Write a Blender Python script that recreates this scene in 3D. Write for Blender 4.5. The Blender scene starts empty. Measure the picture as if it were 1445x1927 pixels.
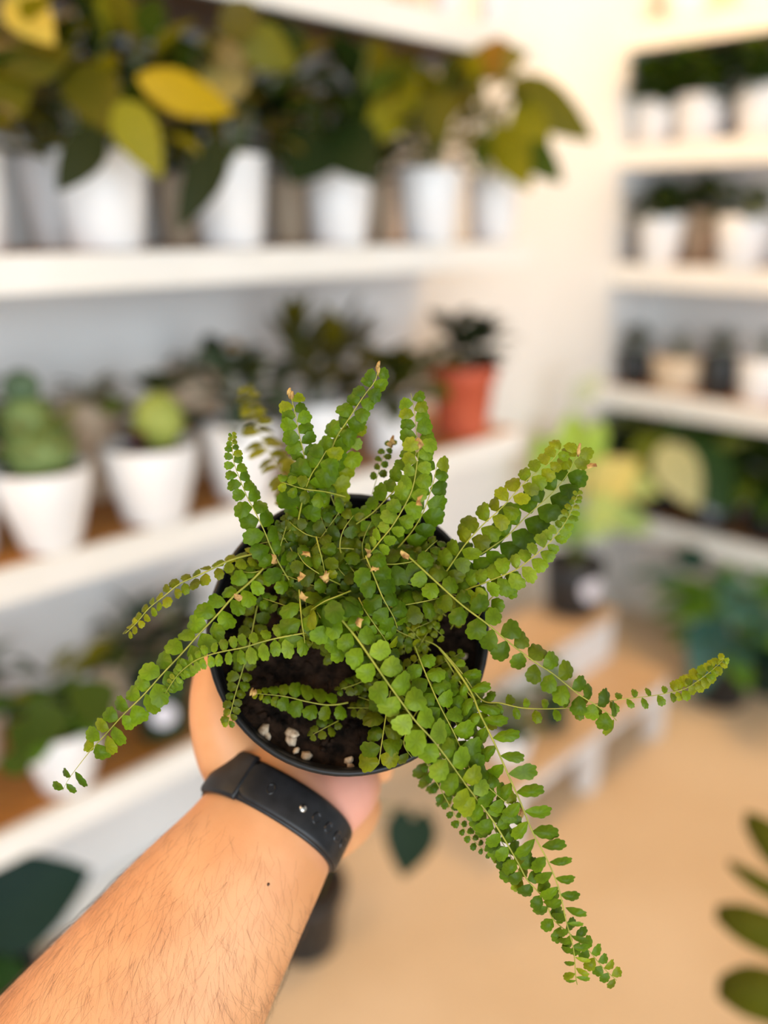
import bpy, bmesh, math, random
from mathutils import Vector, Matrix
from mathutils.bvhtree import BVHTree

# ------------------------------------------------------------------ camera, world, lights, exposure
SC = bpy.context.scene
COL = SC.collection
IW, IH, FPX = 1445.0, 1927.0, 1600.0
PITCH = math.radians(18.75)
EYE = Vector((0, 0, 1.38))
sp, cp = math.sin(PITCH), math.cos(PITCH)
RT, FW, UP = Vector((1, 0, 0)), Vector((0, cp, -sp)), Vector((0, sp, cp))

cd = bpy.data.cameras.new('camera')
cam = bpy.data.objects.new('camera', cd)
COL.objects.link(cam)
cam.location = EYE
cam.rotation_euler = (math.pi / 2 - PITCH, 0, 0)
cd.sensor_fit = 'VERTICAL'
cd.sensor_height = 36.0
cd.lens = FPX / IH * 36.0
cd.clip_start = 0.02
cd.dof.use_dof = True
cd.dof.focus_distance = 0.408
cd.dof.aperture_fstop = 2.05
SC.camera = cam

SC.view_settings.view_transform = 'Standard'
SC.view_settings.look = 'None'
SC.view_settings.gamma = 1.0
SC.view_settings.use_curve_mapping = False
SC.view_settings.exposure = 0.34

w = bpy.data.worlds.new('world')
SC.world = w
w.use_nodes = True
w.node_tree.nodes['Background'].inputs[0].default_value = (0.55, 0.76, 1.0, 1)
w.node_tree.nodes['Background'].inputs[1].default_value = 0.34


def area(name, loc, target, sx, sy, power, col):
    ld = bpy.data.lights.new(name, 'AREA')
    ld.shape = 'RECTANGLE'
    ld.size, ld.size_y, ld.energy, ld.color = sx, sy, power, col
    o = bpy.data.objects.new(name, ld)
    COL.objects.link(o)
    o.location = loc
    o.rotation_euler = (Vector(target) - Vector(loc)).to_track_quat('-Z', 'Y').to_euler()
    return o


# daylight of the shop front behind the camera, warm lamps under the ceiling
area('shopfront_daylight', (1.3, -4.2, 1.6), (0.3, 1.6, 0.8), 4.6, 2.8, 235, (0.83, 0.92, 1.0))
area('ceiling_lamp_light', (-0.95, 0.05, 2.62), (-0.1, 1.0, 1.0), 0.5, 0.5, 12, (1.0, 0.55, 0.19))
area('ceiling_lamp_light', (0.85, 2.05, 2.62), (0.95, 2.4, 1.4), 0.5, 0.5, 16, (1.0, 0.58, 0.20))
area('ceiling_lamp_light', (-1.6, -0.15, 2.62), (-1.0, 0.8, 0.8), 0.5, 0.5, 8, (1.0, 0.62, 0.26))

RNG = random.Random(11)

# ------------------------------------------------------------------ helpers


def P(px, py, zc):
    """world point seen at photo pixel px,py at depth zc along the view axis"""
    return EYE + RT * ((px - IW / 2) / FPX * zc) - UP * ((py - IH / 2) / FPX * zc) + FW * zc


def C3(x, y, z):
    """point given in metres right of, below and in front of the eye"""
    return EYE + RT * x - UP * y + FW * z


R2 = math.sqrt(0.5)


def UV(u, v, z=0.0):
    """room axes: u runs along the left wall to the corner, v along the right wall"""
    return Vector(((u + v) * R2, (u - v) * R2, z))


def on_left(px, z, c):
    """point at height z on the vertical plane y - x = c that shows at pixel column px"""
    a = (px - IW / 2) / FPX
    h = EYE.z - z
    D = (c + a * h * sp) / (1 - a * cp)
    return Vector((D - c, D, z))


def on_right(px, z, k):
    a = (px - IW / 2) / FPX
    h = EYE.z - z
    D = (k - a * h * sp) / (1 + a * cp)
    return Vector((k - D, D, z))


def on_floor(px, py, z=0.0):
    d = RT * ((px - IW / 2) / FPX) - UP * ((py - IH / 2) / FPX) + FW
    return EYE + d * ((z - EYE.z) / d.z)


def depth(p):
    return (p - EYE).dot(FW)


def mk(name, verts, faces, m, parent=None, smooth=True, loc=None):
    me = bpy.data.meshes.new(name)
    me.from_pydata([tuple(v) for v in verts], [], faces)
    me.update()
    if smooth:
        me.polygons.foreach_set('use_smooth', [True] * len(me.polygons))
    if m:
        me.materials.append(m)
    return link(name, me, parent, loc)


def link(name, me, parent=None, loc=None):
    o = bpy.data.objects.new(name, me)
    COL.objects.link(o)
    if loc is not None:
        o.location = loc
    if parent is not None:
        o.parent = parent
    return o


def tag(o, label=None, cat=None, group=None, kind=None):
    if label: o['label'] = label
    if cat: o['category'] = cat
    if group: o['group'] = group
    if kind: o['kind'] = kind
    return o


def empty(name, loc, label, cat, group=None):
    o = bpy.data.objects.new(name, None)
    COL.objects.link(o)
    o.location = loc
    o.empty_display_size = 0.03
    return tag(o, label, cat, group)


def obj_bm(name, bm, m, parent=None, smooth=False, loc=None):
    me = bpy.data.meshes.new(name)
    bm.normal_update()
    bm.to_mesh(me)
    bm.free()
    if smooth:
        me.polygons.foreach_set('use_smooth', [True] * len(me.polygons))
    me.materials.append(m)
    return link(name, me, parent, loc)


def box_uv(name, u0, u1, v0, v1, z0, z1, m, parent=None, bev=0.0, origin=None):
    """box along the room axes, world coordinates, optionally relative to an origin"""
    bm = bmesh.new()
    off = origin if origin is not None else Vector((0, 0, 0))
    vs = [bm.verts.new(UV(u, v, z) - off) for z in (z0, z1) for (u, v) in ((u0, v0), (u1, v0), (u1, v1), (u0, v1))]
    for f in ((3, 2, 1, 0), (4, 5, 6, 7), (0, 1, 5, 4), (1, 2, 6, 5), (2, 3, 7, 6), (3, 0, 4, 7)):
        bm.faces.new([vs[i] for i in f])
    bmesh.ops.recalc_face_normals(bm, faces=bm.faces)
    if bev:
        bmesh.ops.bevel(bm, geom=list(bm.edges), offset=bev, segments=2, affect='EDGES')
    return obj_bm(name, bm, m, parent)


def lathe(profile, n=28):
    """profile of (radius, height) from the axis outward and back; closed at radius 0 ends"""
    vs, fs = [], []
    rings = []
    for r, z in profile:
        if r < 1e-6:
            rings.append([len(vs)])
            vs.append((0, 0, z))
        else:
            rings.append(list(range(len(vs), len(vs) + n)))
            vs += [(r * math.cos(2 * math.pi * i / n), r * math.sin(2 * math.pi * i / n), z) for i in range(n)]
    for a, b in zip(rings, rings[1:]):
        for i in range(n):
            j = (i + 1) % n
            if len(a) == 1 and len(b) == 1: continue
            if len(a) == 1: fs.append((a[0], b[j], b[i]))
            elif len(b) == 1: fs.append((a[i], a[j], b[0]))
            else: fs.append((a[i], a[j], b[j], b[i]))
    return vs, fs


def tube(pts, rads, n=8, cap=True):
    vs, fs = [], []
    prev = None
    m = len(pts)
    for i, p in enumerate(pts):
        t = (pts[min(i + 1, m - 1)] - pts[max(i - 1, 0)])
        if t.length < 1e-9: t = Vector((0, 0, 1))
        t.normalize()
        if prev is None:
            a = Vector((0, 0, 1)) if abs(t.z) < 0.9 else Vector((1, 0, 0))
            x = t.cross(a).normalized()
        else:
            x = (prev - t * prev.dot(t)).normalized()
        prev = x
        y = t.cross(x)
        r = rads[i] if hasattr(rads, '__len__') else rads
        for k in range(n):
            a = 2 * math.pi * k / n
            vs.append(p + x * (math.cos(a) * r) + y * (math.sin(a) * r))
    for i in range(m - 1):
        for k in range(n):
            j = (k + 1) % n
            fs.append((i * n + k, i * n + j, (i + 1) * n + j, (i + 1) * n + k))
    if cap:
        fs.append(tuple(range(n - 1, -1, -1)))
        fs.append(tuple((m - 1) * n + k for k in range(n)))
    return vs, fs


def catmull(pts, steps=6):
    out = []
    n = len(pts)
    for i in range(n - 1):
        p0, p1, p2, p3 = pts[max(i - 1, 0)], pts[i], pts[i + 1], pts[min(i + 2, n - 1)]
        for s in range(steps):
            t = s / steps
            out.append(0.5 * ((2 * p1) + (p2 - p0) * t + (2 * p0 - 5 * p1 + 4 * p2 - p3) * t * t + (3 * p1 - p0 - 3 * p2 + p3) * t ** 3))
    out.append(pts[-1].copy())
    return out


# ------------------------------------------------------------------ materials


def new_mat(name):
    m = bpy.data.materials.new(name)
    m.use_nodes = True
    nt = m.node_tree
    return m, nt, nt.nodes['Principled BSDF'], nt.nodes['Material Output']


def noise_mix(nt, c1, c2, scale, coord='Object', detail=4.0, lo=0.35, hi=0.65, stretch=None):
    tc = nt.nodes.new('ShaderNodeTexCoord')
    n = nt.nodes.new('ShaderNodeTexNoise')
    n.inputs['Scale'].default_value = scale
    n.inputs['Detail'].default_value = detail
    src = tc.outputs[coord]
    if stretch:
        mp = nt.nodes.new('ShaderNodeMapping')
        mp.inputs['Scale'].default_value = stretch[0]
        mp.inputs['Rotation'].default_value = stretch[1]
        nt.links.new(src, mp.inputs[0])
        src = mp.outputs[0]
    nt.links.new(src, n.inputs['Vector'])
    r = nt.nodes.new('ShaderNodeValToRGB')
    r.color_ramp.elements[0].position, r.color_ramp.elements[1].position = lo, hi
    r.color_ramp.elements[0].color, r.color_ramp.elements[1].color = (*c1, 1), (*c2, 1)
    nt.links.new(n.outputs[0], r.inputs[0])
    return r.outputs[0], n


def bump(nt, bsdf, noise_out, strength, dist=0.002):
    b = nt.nodes.new('ShaderNodeBump')
    b.inputs['Strength'].default_value = strength
    b.inputs['Distance'].default_value = dist
    nt.links.new(noise_out, b.inputs['Height'])
    nt.links.new(b.outputs[0], bsdf.inputs['Normal'])


def noisy(name, c1, c2, scale, rough=0.6, bmp=0.0, stretch=None, spec=0.5, detail=4.0, dist=0.002):
    m, nt, b, o = new_mat(name)
    c, n = noise_mix(nt, c1, c2, scale, stretch=stretch, detail=detail)
    nt.links.new(c, b.inputs['Base Color'])
    b.inputs['Roughness'].default_value = rough
    b.inputs['Specular IOR Level'].default_value = spec
    if bmp: bump(nt, b, n.outputs[0], bmp, dist)
    return m


def leaf_mat(name, source, transl=0.3, rough=0.4, spec=0.4):
    """leaf colour comes from the object's own colour or from a per-leaf colour attribute, veined by noise"""
    m, nt, b, o = new_mat(name)
    if source == 'object':
        s = nt.nodes.new('ShaderNodeObjectInfo').outputs['Color']
    else:
        a = nt.nodes.new('ShaderNodeAttribute')
        a.attribute_name = 'tint'
        s = a.outputs['Color']
    f, n = noise_mix(nt, (0.72, 0.74, 0.7), (1.18, 1.14, 1.2), 55, detail=3.0)
    mul = nt.nodes.new('ShaderNodeMix')
    mul.data_type, mul.blend_type = 'RGBA', 'MULTIPLY'
    mul.inputs[0].default_value = 1.0
    nt.links.new(s, mul.inputs[6])
    nt.links.new(f, mul.inputs[7])
    col = mul.outputs[2]
    nt.links.new(col, b.inputs['Base Color'])
    b.inputs['Roughness'].default_value = rough
    b.inputs['Specular IOR Level'].default_value = spec
    bump(nt, b, n.outputs[0], 0.25, 0.001)
    tr = nt.nodes.new('ShaderNodeBsdfTranslucent')
    nt.links.new(col, tr.inputs[0])
    mx = nt.nodes.new('ShaderNodeMixShader')
    mx.inputs[0].default_value = transl
    nt.links.new(b.outputs[0], mx.inputs[1])
    nt.links.new(tr.outputs[0], mx.inputs[2])
    nt.links.new(mx.outputs[0], o.inputs['Surface'])
    return m


M = {}
M['wall'] = noisy('wall_paint', (0.80, 0.79, 0.76), (0.84, 0.83, 0.80), 3, 0.75, 0.05)
M['ceil'] = noisy('ceiling_paint', (0.82, 0.80, 0.76), (0.85, 0.83, 0.79), 3, 0.8)
M['floor'] = noisy('floor_concrete', (0.70, 0.51, 0.31), (0.82, 0.63, 0.42), 1.6, 0.55, 0.04, detail=5)
M['wood'] = noisy('shelf_wood', (0.34, 0.125, 0.014), (0.47, 0.195, 0.028), 9, 0.5, 0.1, stretch=((1, 9, 1), (0, 0, math.radians(-45))))
M['fascia'] = noisy('shelf_paint', (0.82, 0.79, 0.72), (0.86, 0.83, 0.77), 12, 0.5)
M['stand_wood'] = noisy('stand_wood', (0.58, 0.37, 0.20), (0.70, 0.49, 0.29), 9, 0.5, 0.1, stretch=((1, 9, 1), (0, 0, math.radians(-45))))
M['stand_white'] = noisy('stand_paint', (0.78, 0.76, 0.74), (0.83, 0.81, 0.79), 12, 0.5)
M['pot_white'] = noisy('white_glaze', (0.84, 0.83, 0.82), (0.88, 0.87, 0.86), 20, 0.35)
M['pot_beige'] = noisy('beige_glaze', (0.66, 0.50, 0.34), (0.74, 0.59, 0.42), 20, 0.5)
M['pot_red'] = noisy('red_clay', (0.52, 0.09, 0.04), (0.62, 0.13, 0.06), 25, 0.6)
M['pot_black'] = noisy('black_plastic', (0.012, 0.014, 0.016), (0.02, 0.023, 0.026), 40, 0.4)
M['pot_green'] = noisy('dark_green_plastic', (0.008, 0.03, 0.016), (0.014, 0.045, 0.024), 40, 0.4)
M['soil_bg'] = noisy('potting_soil', (0.02, 0.012, 0.008), (0.06, 0.04, 0.025), 90, 0.95)
M['paper'] = noisy('label_paper', (0.70, 0.67, 0.72), (0.76, 0.73, 0.78), 30, 0.6)
M['leaf'] = leaf_mat('leaf_surface', 'object', 0.3, 0.5, 0.2)
M['stem'] = noisy('stem_green', (0.12, 0.17, 0.03), (0.2, 0.24, 0.05), 60, 0.5)
M['cactus'] = noisy('cactus_skin', (0.12, 0.19, 0.05), (0.22, 0.30, 0.09), 45, 0.6, 0.3)

# ------------------------------------------------------------------ the room
CL, CLW = 1.61, 2.05             # y - x of the left shelf fronts and of the left wall
KR, KRW = 3.46, 3.88             # x + y of the right shelf fronts and of the right wall
VL, VLW = -CL * R2, -CLW * R2    # the same in room axes
UR, URW = KR * R2, KRW * R2


def struct(o):
    o['kind'] = 'structure'
    return o


struct(box_uv('floor', -4.2, URW + 0.1, VLW - 0.1, 4.2, -0.08, 0.0, M['floor']))
struct(box_uv('ceiling', -2.6, URW + 0.1, VLW - 0.1, 2.4, 2.72, 2.8, M['ceil']))
struct(box_uv('wall_left', -2.6, URW + 0.1, VLW - 0.1, VLW, 0.0, 2.72, M['wall']))
struct(box_uv('wall_right', URW, URW + 0.1, VLW, 2.4, 0.0, 2.72, M['wall']))
struct(box_uv('baseboard_left', -2.6, URW, VLW, VLW + 0.014, 0.0, 0.07, M['fascia'], bev=0.003))
struct(box_uv('baseboard_right', URW - 0.014, URW, VLW + 0.014, 2.4, 0.0, 0.07, M['fascia'], bev=0.003))

# shelves: wooden board with a painted front strip
LZ = [1.676, 1.342, 0.924, 0.514]        # top surfaces of the left shelves, z
LT = 0.05


def shelf_left(z, label, u1=1.6):
    o = empty('wall_shelf', UV(0.8, VL, z), label, 'shelf', 'wall shelves')
    og = o.location.copy()
    box_uv('board', -0.9, u1, VLW + 0.001, VL - 0.018, z - 0.032, z, M['wood'], o, 0.001, og)
    box_uv('front_strip', -0.9, u1, VL - 0.018, VL, z - LT, z, M['fascia'], o, 0.002, og)
    for u in (-0.5, 0.45, u1 - 0.15):
        box_uv('bracket', u, u + 0.02, VLW + 0.001, VLW + 0.2, z - 0.058, z - 0.032, M['fascia'], o, 0.002, og)


shelf_left(1.38 + 0.306 + 0.05, 'topmost wooden shelf on the left wall, mostly above the frame')
LZ[0] = 1.736
shelf_left(LZ[1], 'left wall shelf carrying the tall yellow-green plants in white pots')
shelf_left(LZ[2], 'left wall shelf with succulents and the red pot')
shelf_left(LZ[3], 'lowest left wall shelf, beside the watch, with one white pot', 1.2)

RB = [1.852, 1.535, 1.196, 0.814, 0.405]
RTK = 0.066
RZ = [b + RTK for b in RB]
for z, lab in zip(RZ, ('topmost shelf on the right wall, touching the upper frame edge',
                       'right wall shelf under the dense dark green bushes',
                       'third shelf from the top on the right wall, two white pots',
                       'right wall shelf with dark nursery pots and beige pots',
                       'lowest right wall shelf, crowded with dark foliage')):
    o = empty('wall_shelf', UV(UR, 0.0, z), lab, 'shelf', 'wall shelves')
    og = o.location.copy()
    box_uv('board', UR + 0.02, URW - 0.001, VLW + 0.001, 1.6, z - 0.035, z, M['wood'], o, 0.001, og)
    box_uv('front_strip', UR, UR + 0.02, VLW + 0.001, 1.6, z - RTK, z, M['fascia'], o, 0.002, og)

# ceiling lamps (out of frame) whose light is set at the top
for i, (x, y, lab) in enumerate(((-0.95, 0.05, 'round ceiling lamp above the camera'), (0.85, 2.05, 'round ceiling lamp near the room corner'), (-1.6, -0.15, 'round ceiling lamp far to the left'))):
    o = empty('ceiling_lamp', (x, y, 2.72), lab, 'lamp', 'ceiling lamps')
    v, f = lathe([(0.0, 0.0), (0.30, 0.0), (0.30, -0.05), (0.285, -0.05), (0.285, -0.02), (0.0, -0.02)], 32)
    mk('lamp_housing', v, f, M['stand_white'], o)

# ------------------------------------------------------------------ background plants
LEAF_CACHE = {}


def leaf_mesh(shape, fold=0.25, curl=0.5):
    key = (shape, fold, curl)
    if key in LEAF_CACHE: return LEAF_CACHE[key]
    prof = {'lance': [(0, .02), (.12, .13), (.3, .2), (.5, .2), (.7, .15), (.87, .08), (1, .0)],
            'ovate': [(0, .03), (.1, .2), (.28, .31), (.48, .31), (.68, .23), (.86, .12), (1, .0)],
            'heart': [(-.12, .22), (.05, .40), (.25, .46), (.45, .42), (.65, .31), (.84, .16), (1, .0)],
            'round': [(0, .06), (.12, .28), (.32, .42), (.54, .45), (.75, .37), (.92, .2), (1, .05)]}[shape]
    vs, fs = [], []
    for t, wd in prof:
        z = -curl * 0.5 * t * t
        for s in (-1, -.5, 0, .5, 1):
            tt = t
            if shape == 'heart' and t < 0 and s == 0: tt = 0.06
            vs.append((tt, s * wd, z + abs(s) * wd * fold - 0.0))
    for i in range(len(prof) - 1):
        for k in range(4):
            a = i * 5 + k
            fs.append((a, a + 1, a + 6, a + 5))
    me = bpy.data.meshes.new('leaf_' + shape)
    me.from_pydata(vs, [], fs)
    me.update()
    me.polygons.foreach_set('use_smooth', [True] * len(me.polygons))
    me.materials.append(M['leaf'])
    LEAF_CACHE[key] = me
    return me


def basis(x, zhint):
    x = x.normalized()
    y = zhint.cross(x)
    if y.length < 1e-4: y = Vector((0, 1, 0)).cross(x)
    y.normalize()
    z = x.cross(y)
    return Matrix((x, y, z)).transposed().to_4x4()


ZTOP = [None]
BL = UV(0, -1)       # towards the left wall
BR = UV(1, 0)        # towards the right wall


def put_leaf(root, base, direction, length, col, shape='ovate', width=1.0, up=None, fold=0.25, curl=0.5):
    """one leaf, a child of the plant; base is relative to the plant's root"""
    w0 = root.location + base
    for nrm_, lim_ in ((BL, -VLW - 0.035), (BR, URW - 0.012)):
        over = (w0 + direction.normalized() * length * 1.05).dot(nrm_) - lim_
        if over > 0:
            direction = direction.normalized() * length - nrm_ * (over * 1.05)
        ob = w0.dot(nrm_) - lim_
        if ob > 0:
            base = base - nrm_ * ob
            w0 = root.location + base
    zt = ZTOP[0]
    if zt is not None:
        tip = w0 + direction.normalized() * length
        if tip.z > zt - 0.01:
            direction = direction.normalized() * length - Vector((0, 0, tip.z - zt + 0.012))
        if w0.z > zt - 0.015: base = base - Vector((0, 0, w0.z - zt + 0.015))
    o = bpy.data.objects.new('leaf', leaf_mesh(shape, fold, curl))
    COL.objects.link(o)
    o.parent = root
    m = basis(direction, up if up is not None else Vector((0, 0, 1)))
    o.matrix_local = Matrix.Translation(base) @ m @ Matrix.Diagonal((length, length * width, length, 1))
    j = RNG.uniform(0.85, 1.15)
    o.color = (col[0] * j, col[1] * j, col[2] * j, 1)
    return o


def jit(col, a=0.15):
    return tuple(max(0.0, c * (1 + RNG.uniform(-a, a))) for c in col)


def pot(root, r, h, m, taper=0.78, lip=True, soil=True, ribs=False):
    t = 0.045 * r + 0.001
    prof = [(0, 0), (r * taper * 0.92, 0), (r * taper, h * 0.04)]
    if lip:
        prof += [(r * (taper + (0.94 - taper) * 0.82), h * 0.80), (r * 1.0, h * 0.82), (r * 1.0, h * 0.985), (r * 0.985, h)]
    else:
        prof += [(r * (taper + (1 - taper) * 0.6), h * 0.55), (r, h * 0.985), (r * 0.985, h)]
    prof += [(r - t * 1.6, h), (r - t * 2, h * 0.97), (r - t * 2.2, h * 0.84), (0, h * 0.84)]
    v, f = lathe(prof)
    p = mk('pot', v, f, m, root)
    if soil:
        v, f = lathe([(0, h * 0.845), (r - t * 2.4, h * 0.845), (r - t * 2.5, h * 0.875), ((r - t * 3) * 0.5, h * 0.90), (0, h * 0.895)], 18)
        mk('soil', v, f, M['soil_bg'], root)
    return p


def stems(root, segs, r=0.003):
    for pts in segs:
        v, f = tube(pts, [r] * (len(pts) - 1) + [r * 0.6], 5)
        mk('stem', v, f, M['stem'], root)


def bushy(root, h0, n, hmax, spread, ll, cols, shape='ovate', upright=0.5, width=1.0, back=None, fold=0.25, curl=0.6, nst=3):
    """leaves around a few stems"""
    tops = []
    for s in range(nst):
        a = s * 2 * math.pi / nst + RNG.uniform(-.5, .5)
        tops.append(Vector((math.cos(a) * spread * 0.35, math.sin(a) * spread * 0.35, h0 + hmax * RNG.uniform(0.7, 0.9))))
    stems(root, [[Vector((t.x * 0.2, t.y * 0.2, h0 * 0.85)), Vector((t.x * 0.5, t.y * 0.5, (h0 + t.z) / 2)), t] for t in tops])
    for i in range(n):
        t = tops[i % nst]
        q = (i // nst + 0.5) / (n / nst)
        b = Vector((t.x * 0.2, t.y * 0.2, h0 * 0.95)).lerp(t, q ** 0.8)
        a = i * 2.399 + RNG.uniform(-.3, .3)
        el = upright * (0.25 + q * 0.9) + RNG.uniform(-.35, .25)
        d = Vector((math.cos(a) * math.cos(el), math.sin(a) * math.cos(el), math.sin(el)))
        # keep leaves away from the wall behind the shelf
        if back is not None and d.dot(back) > 0: d = d - back * (d.dot(back) * 1.1)
        if d.length < 0.1: d = Vector((0, 0, 1))
        b = b + Vector((d.x, d.y, 0)) * spread * RNG.uniform(0.1, 0.45)
        put_leaf(root, b, d, ll * RNG.uniform(0.75, 1.2), RNG.choice(cols), shape, width, fold=fold, curl=curl)


BL = UV(0, -1)       # towards the left wall
BR = UV(1, 0)        # towards the right wall
G_DARK, G_MID, G_OLIVE, G_YEL = (0.016, 0.034, 0.005), (0.06, 0.10, 0.008), (0.15, 0.13, 0.006), (0.60, 0.40, 0.008)
G_YG, G_PALE, G_BRIGHT, G_GREY = (0.27, 0.25, 0.006), (0.55, 0.50, 0.25), (0.12, 0.26, 0.02), (0.10, 0.16, 0.09)


def leftplant(name, px, wpx, hpx, z, off, label, mat, group=None, lip=True, taper=0.78, cat='plant'):
    p = on_left(px, z, CL + off * 1.4142)
    r = wpx / 2 / FPX * depth(p)
    h = hpx / FPX * depth(p) / 0.96
    root = empty(name, p, label, cat, group)
    pot(root, r, h, mat, taper, lip)
    return root, r, h


def rightplant(name, px, wpx, hpx, z, off, label, mat, group=None, lip=True, taper=0.78, cat='plant'):
    p = on_right(px, z, KR + off * 1.4142)
    r = wpx / 2 / FPX * depth(p)
    h = hpx / FPX * depth(p) / 0.96
    root = empty(name, p, label, cat, group)
    pot(root, r, h, mat, taper, lip)
    return root, r, h


def leaf_px(root, px0, py0, px1, py1, zc0, zc1, col, shape='lance', width=1.0, face=None, fold=0.15, curl=0.35):
    """a leaf with its base and tip at two points of the place (photo column/row and distance)"""
    a, b = P(px0, py0, zc0), P(px1, py1, zc1)
    up = (EYE - a).normalized() if face is None else face
    return put_leaf(root, a - root.location, b - a, (b - a).length, col, shape, width, up, fold, curl)


ZTOP[0] = LZ[0] - LT
# --- upper left shelf: tall variegated plants in white pots
G1 = 'potted plants on the upper left shelf'
Z1 = LZ[1]
tall = [
    (-55, 160, 172, 0.075, 'tall plant in a white pot cut by the left edge, upper left shelf', 24),
    (203, 172, 165, 0.075, 'yellow-leaved plant in the widest white pot, upper left shelf', 26),
    (437, 142, 155, 0.07, 'olive plant in a flared white pot on the upper left shelf', 24),
    (638, 126, 132, 0.065, 'dark green plant in a white pot, middle of the upper left shelf', 26),
    (806, 120, 125, 0.06, 'yellow-green plant in white pot, second from the corner, upper left shelf', 24),
    (925, 100, 112, 0.06, 'pointed-leaved plant in the white pot nearest the corner, upper left shelf', 14),
]
G_TAN, G_LOL = (0.36, 0.29, 0.12), (0.19, 0.165, 0.010)
pal1 = [[G_OLIVE, G_LOL, G_MID, G_YG, G_TAN], [G_OLIVE, G_DARK, G_MID, G_LOL, G_YG, G_TAN], [G_OLIVE, G_MID, G_DARK, G_LOL, G_TAN],
        [G_DARK, G_DARK, G_MID, G_OLIVE], [G_OLIVE, G_YG, G_LOL, G_MID], [G_MID, G_OLIVE, G_YG]]
T1 = []
for (px, wp, hp, off, lab, n), pl in zip(tall, pal1):
    root, r, h = leftplant('potted_croton', px, wp, hp, Z1, off, lab, M['pot_white'], G1, lip=False, taper=0.80)
    bushy(root, h, int(n * 3.2) if n > 14 else 14, 0.19, 0.24 if n > 14 else 0.12, 0.072, pl, 'lance', 0.75, 1.15, BL, nst=5)
    T1.append((root, r, h))
# leaves that stand out
r1 = T1[1][0]
leaf_px(r1, 258, 145, 450, 215, 1.06, 1.12, G_YEL, 'lance', 0.95)
leaf_px(r1, 225, 190, 300, 330, 1.05, 1.06, G_YG, 'ovate', 0.9)
leaf_px(r1, 190, 240, 115, 350, 1.08, 1.04, (0.028, 0.036, 0.006), 'lance', 1.2)
leaf_px(r1, 150, 120, 205, 235, 1.1, 1.06, G_OLIVE, 'ovate', 1.0)
r0 = T1[0][0]
leaf_px(r0, 20, -15, 95, 75, 1.0, 1.0, (0.62, 0.45, 0.06), 'ovate', 1.2)
leaf_px(r0, -20, 230, 60, 105, 1.02, 1.04, G_OLIVE, 'ovate', 0.8)
leaf_px(r0, 10, 130, 150, 90, 1.02, 1.06, G_OLIVE, 'ovate', 0.8)
r2 = T1[2][0]
leaf_px(r2, 430, 190, 375, 30, 1.2, 1.24, (0.42, 0.34, 0.10), 'lance', 0.8)
leaf_px(r2, 440, 190, 455, 55, 1.2, 1.24, (0.40, 0.33, 0.12), 'lance', 0.8)
leaf_px(r2, 455, 60, 560, 130, 1.17, 1.2, (0.20, 0.19, 0.008), 'ovate', 1.1)
leaf_px(r2, 420, 260, 340, 420, 1.18, 1.14, (0.028, 0.036, 0.006), 'lance', 0.9)
r3 = T1[3][0]
leaf_px(r3, 600, 250, 560, 330, 1.36, 1.3, G_DARK, 'ovate', 1.4)
leaf_px(r3, 640, 240, 690, 330, 1.36, 1.32, G_DARK, 'ovate', 1.4)
r4 = T1[4][0]
leaf_px(r4, 745, 235, 735, 65, 1.45, 1.48, G_YG, 'lance', 1.3)
leaf_px(r4, 705, 10, 740, 130, 1.44, 1.46, (0.24, 0.25, 0.01), 'lance', 1.3)
leaf_px(r4, 815, 170, 825, 265, 1.47, 1.45, G_OLIVE, 'ovate', 1.2)
leaf_px(r4, 760, 190, 690, 260, 1.46, 1.42, G_YG, 'ovate', 1.0)
r5 = T1[5][0]
leaf_px(r5, 880, 125, 990, 85, 1.6, 1.56, (0.20, 0.16, 0.01), 'lance', 1.5)
leaf_px(r5, 835, 100, 910, 170, 1.6, 1.58, (0.16, 0.13, 0.01), 'ovate', 1.1)
leaf_px(r5, 960, 150, 1108, 258, 1.62, 1.56, (0.13, 0.13, 0.008), 'lance', 1.0)
leaf_px(r5, 975, 185, 1025, 300, 1.62, 1.58, G_YG, 'lance', 1.2)
leaf_px(r5, 930, 235, 990, 345, 1.62, 1.56, G_YG, 'lance', 1.2)
leaf_px(r5, 985, 270, 1050, 335, 1.62, 1.56, G_MID, 'lance', 1.2)
leaf_px(r5, 905, 240, 905, 320, 1.62, 1.58, G_MID, 'lance', 1.0)
leaf_px(r4, 690, -30, 712, 95, 1.40, 1.42, (0.15, 0.16, 0.006), 'lance', 1.2)
leaf_px(r3, 560, 120, 500, 30, 1.22, 1.24, (0.03, 0.05, 0.004), 'ovate', 1.0)
leaf_px(r2, 470, 70, 420, -30, 1.14, 1.16, (0.10, 0.09, 0.005), 'ovate', 1.0)
leaf_px(r5, 905, 100, 960, 30, 1.55, 1.56, (0.35, 0.16, 0.01), 'ovate', 1.1)
stems(r5, [[Vector((0, 0, 0.09)), P(930, 260, 1.62) - r5.location, P(900, 130, 1.6) - r5.location],
           [Vector((0, 0, 0.09)), P(945, 240, 1.62) - r5.location, P(985, 190, 1.62) - r5.location]], 0.0025)
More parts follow.
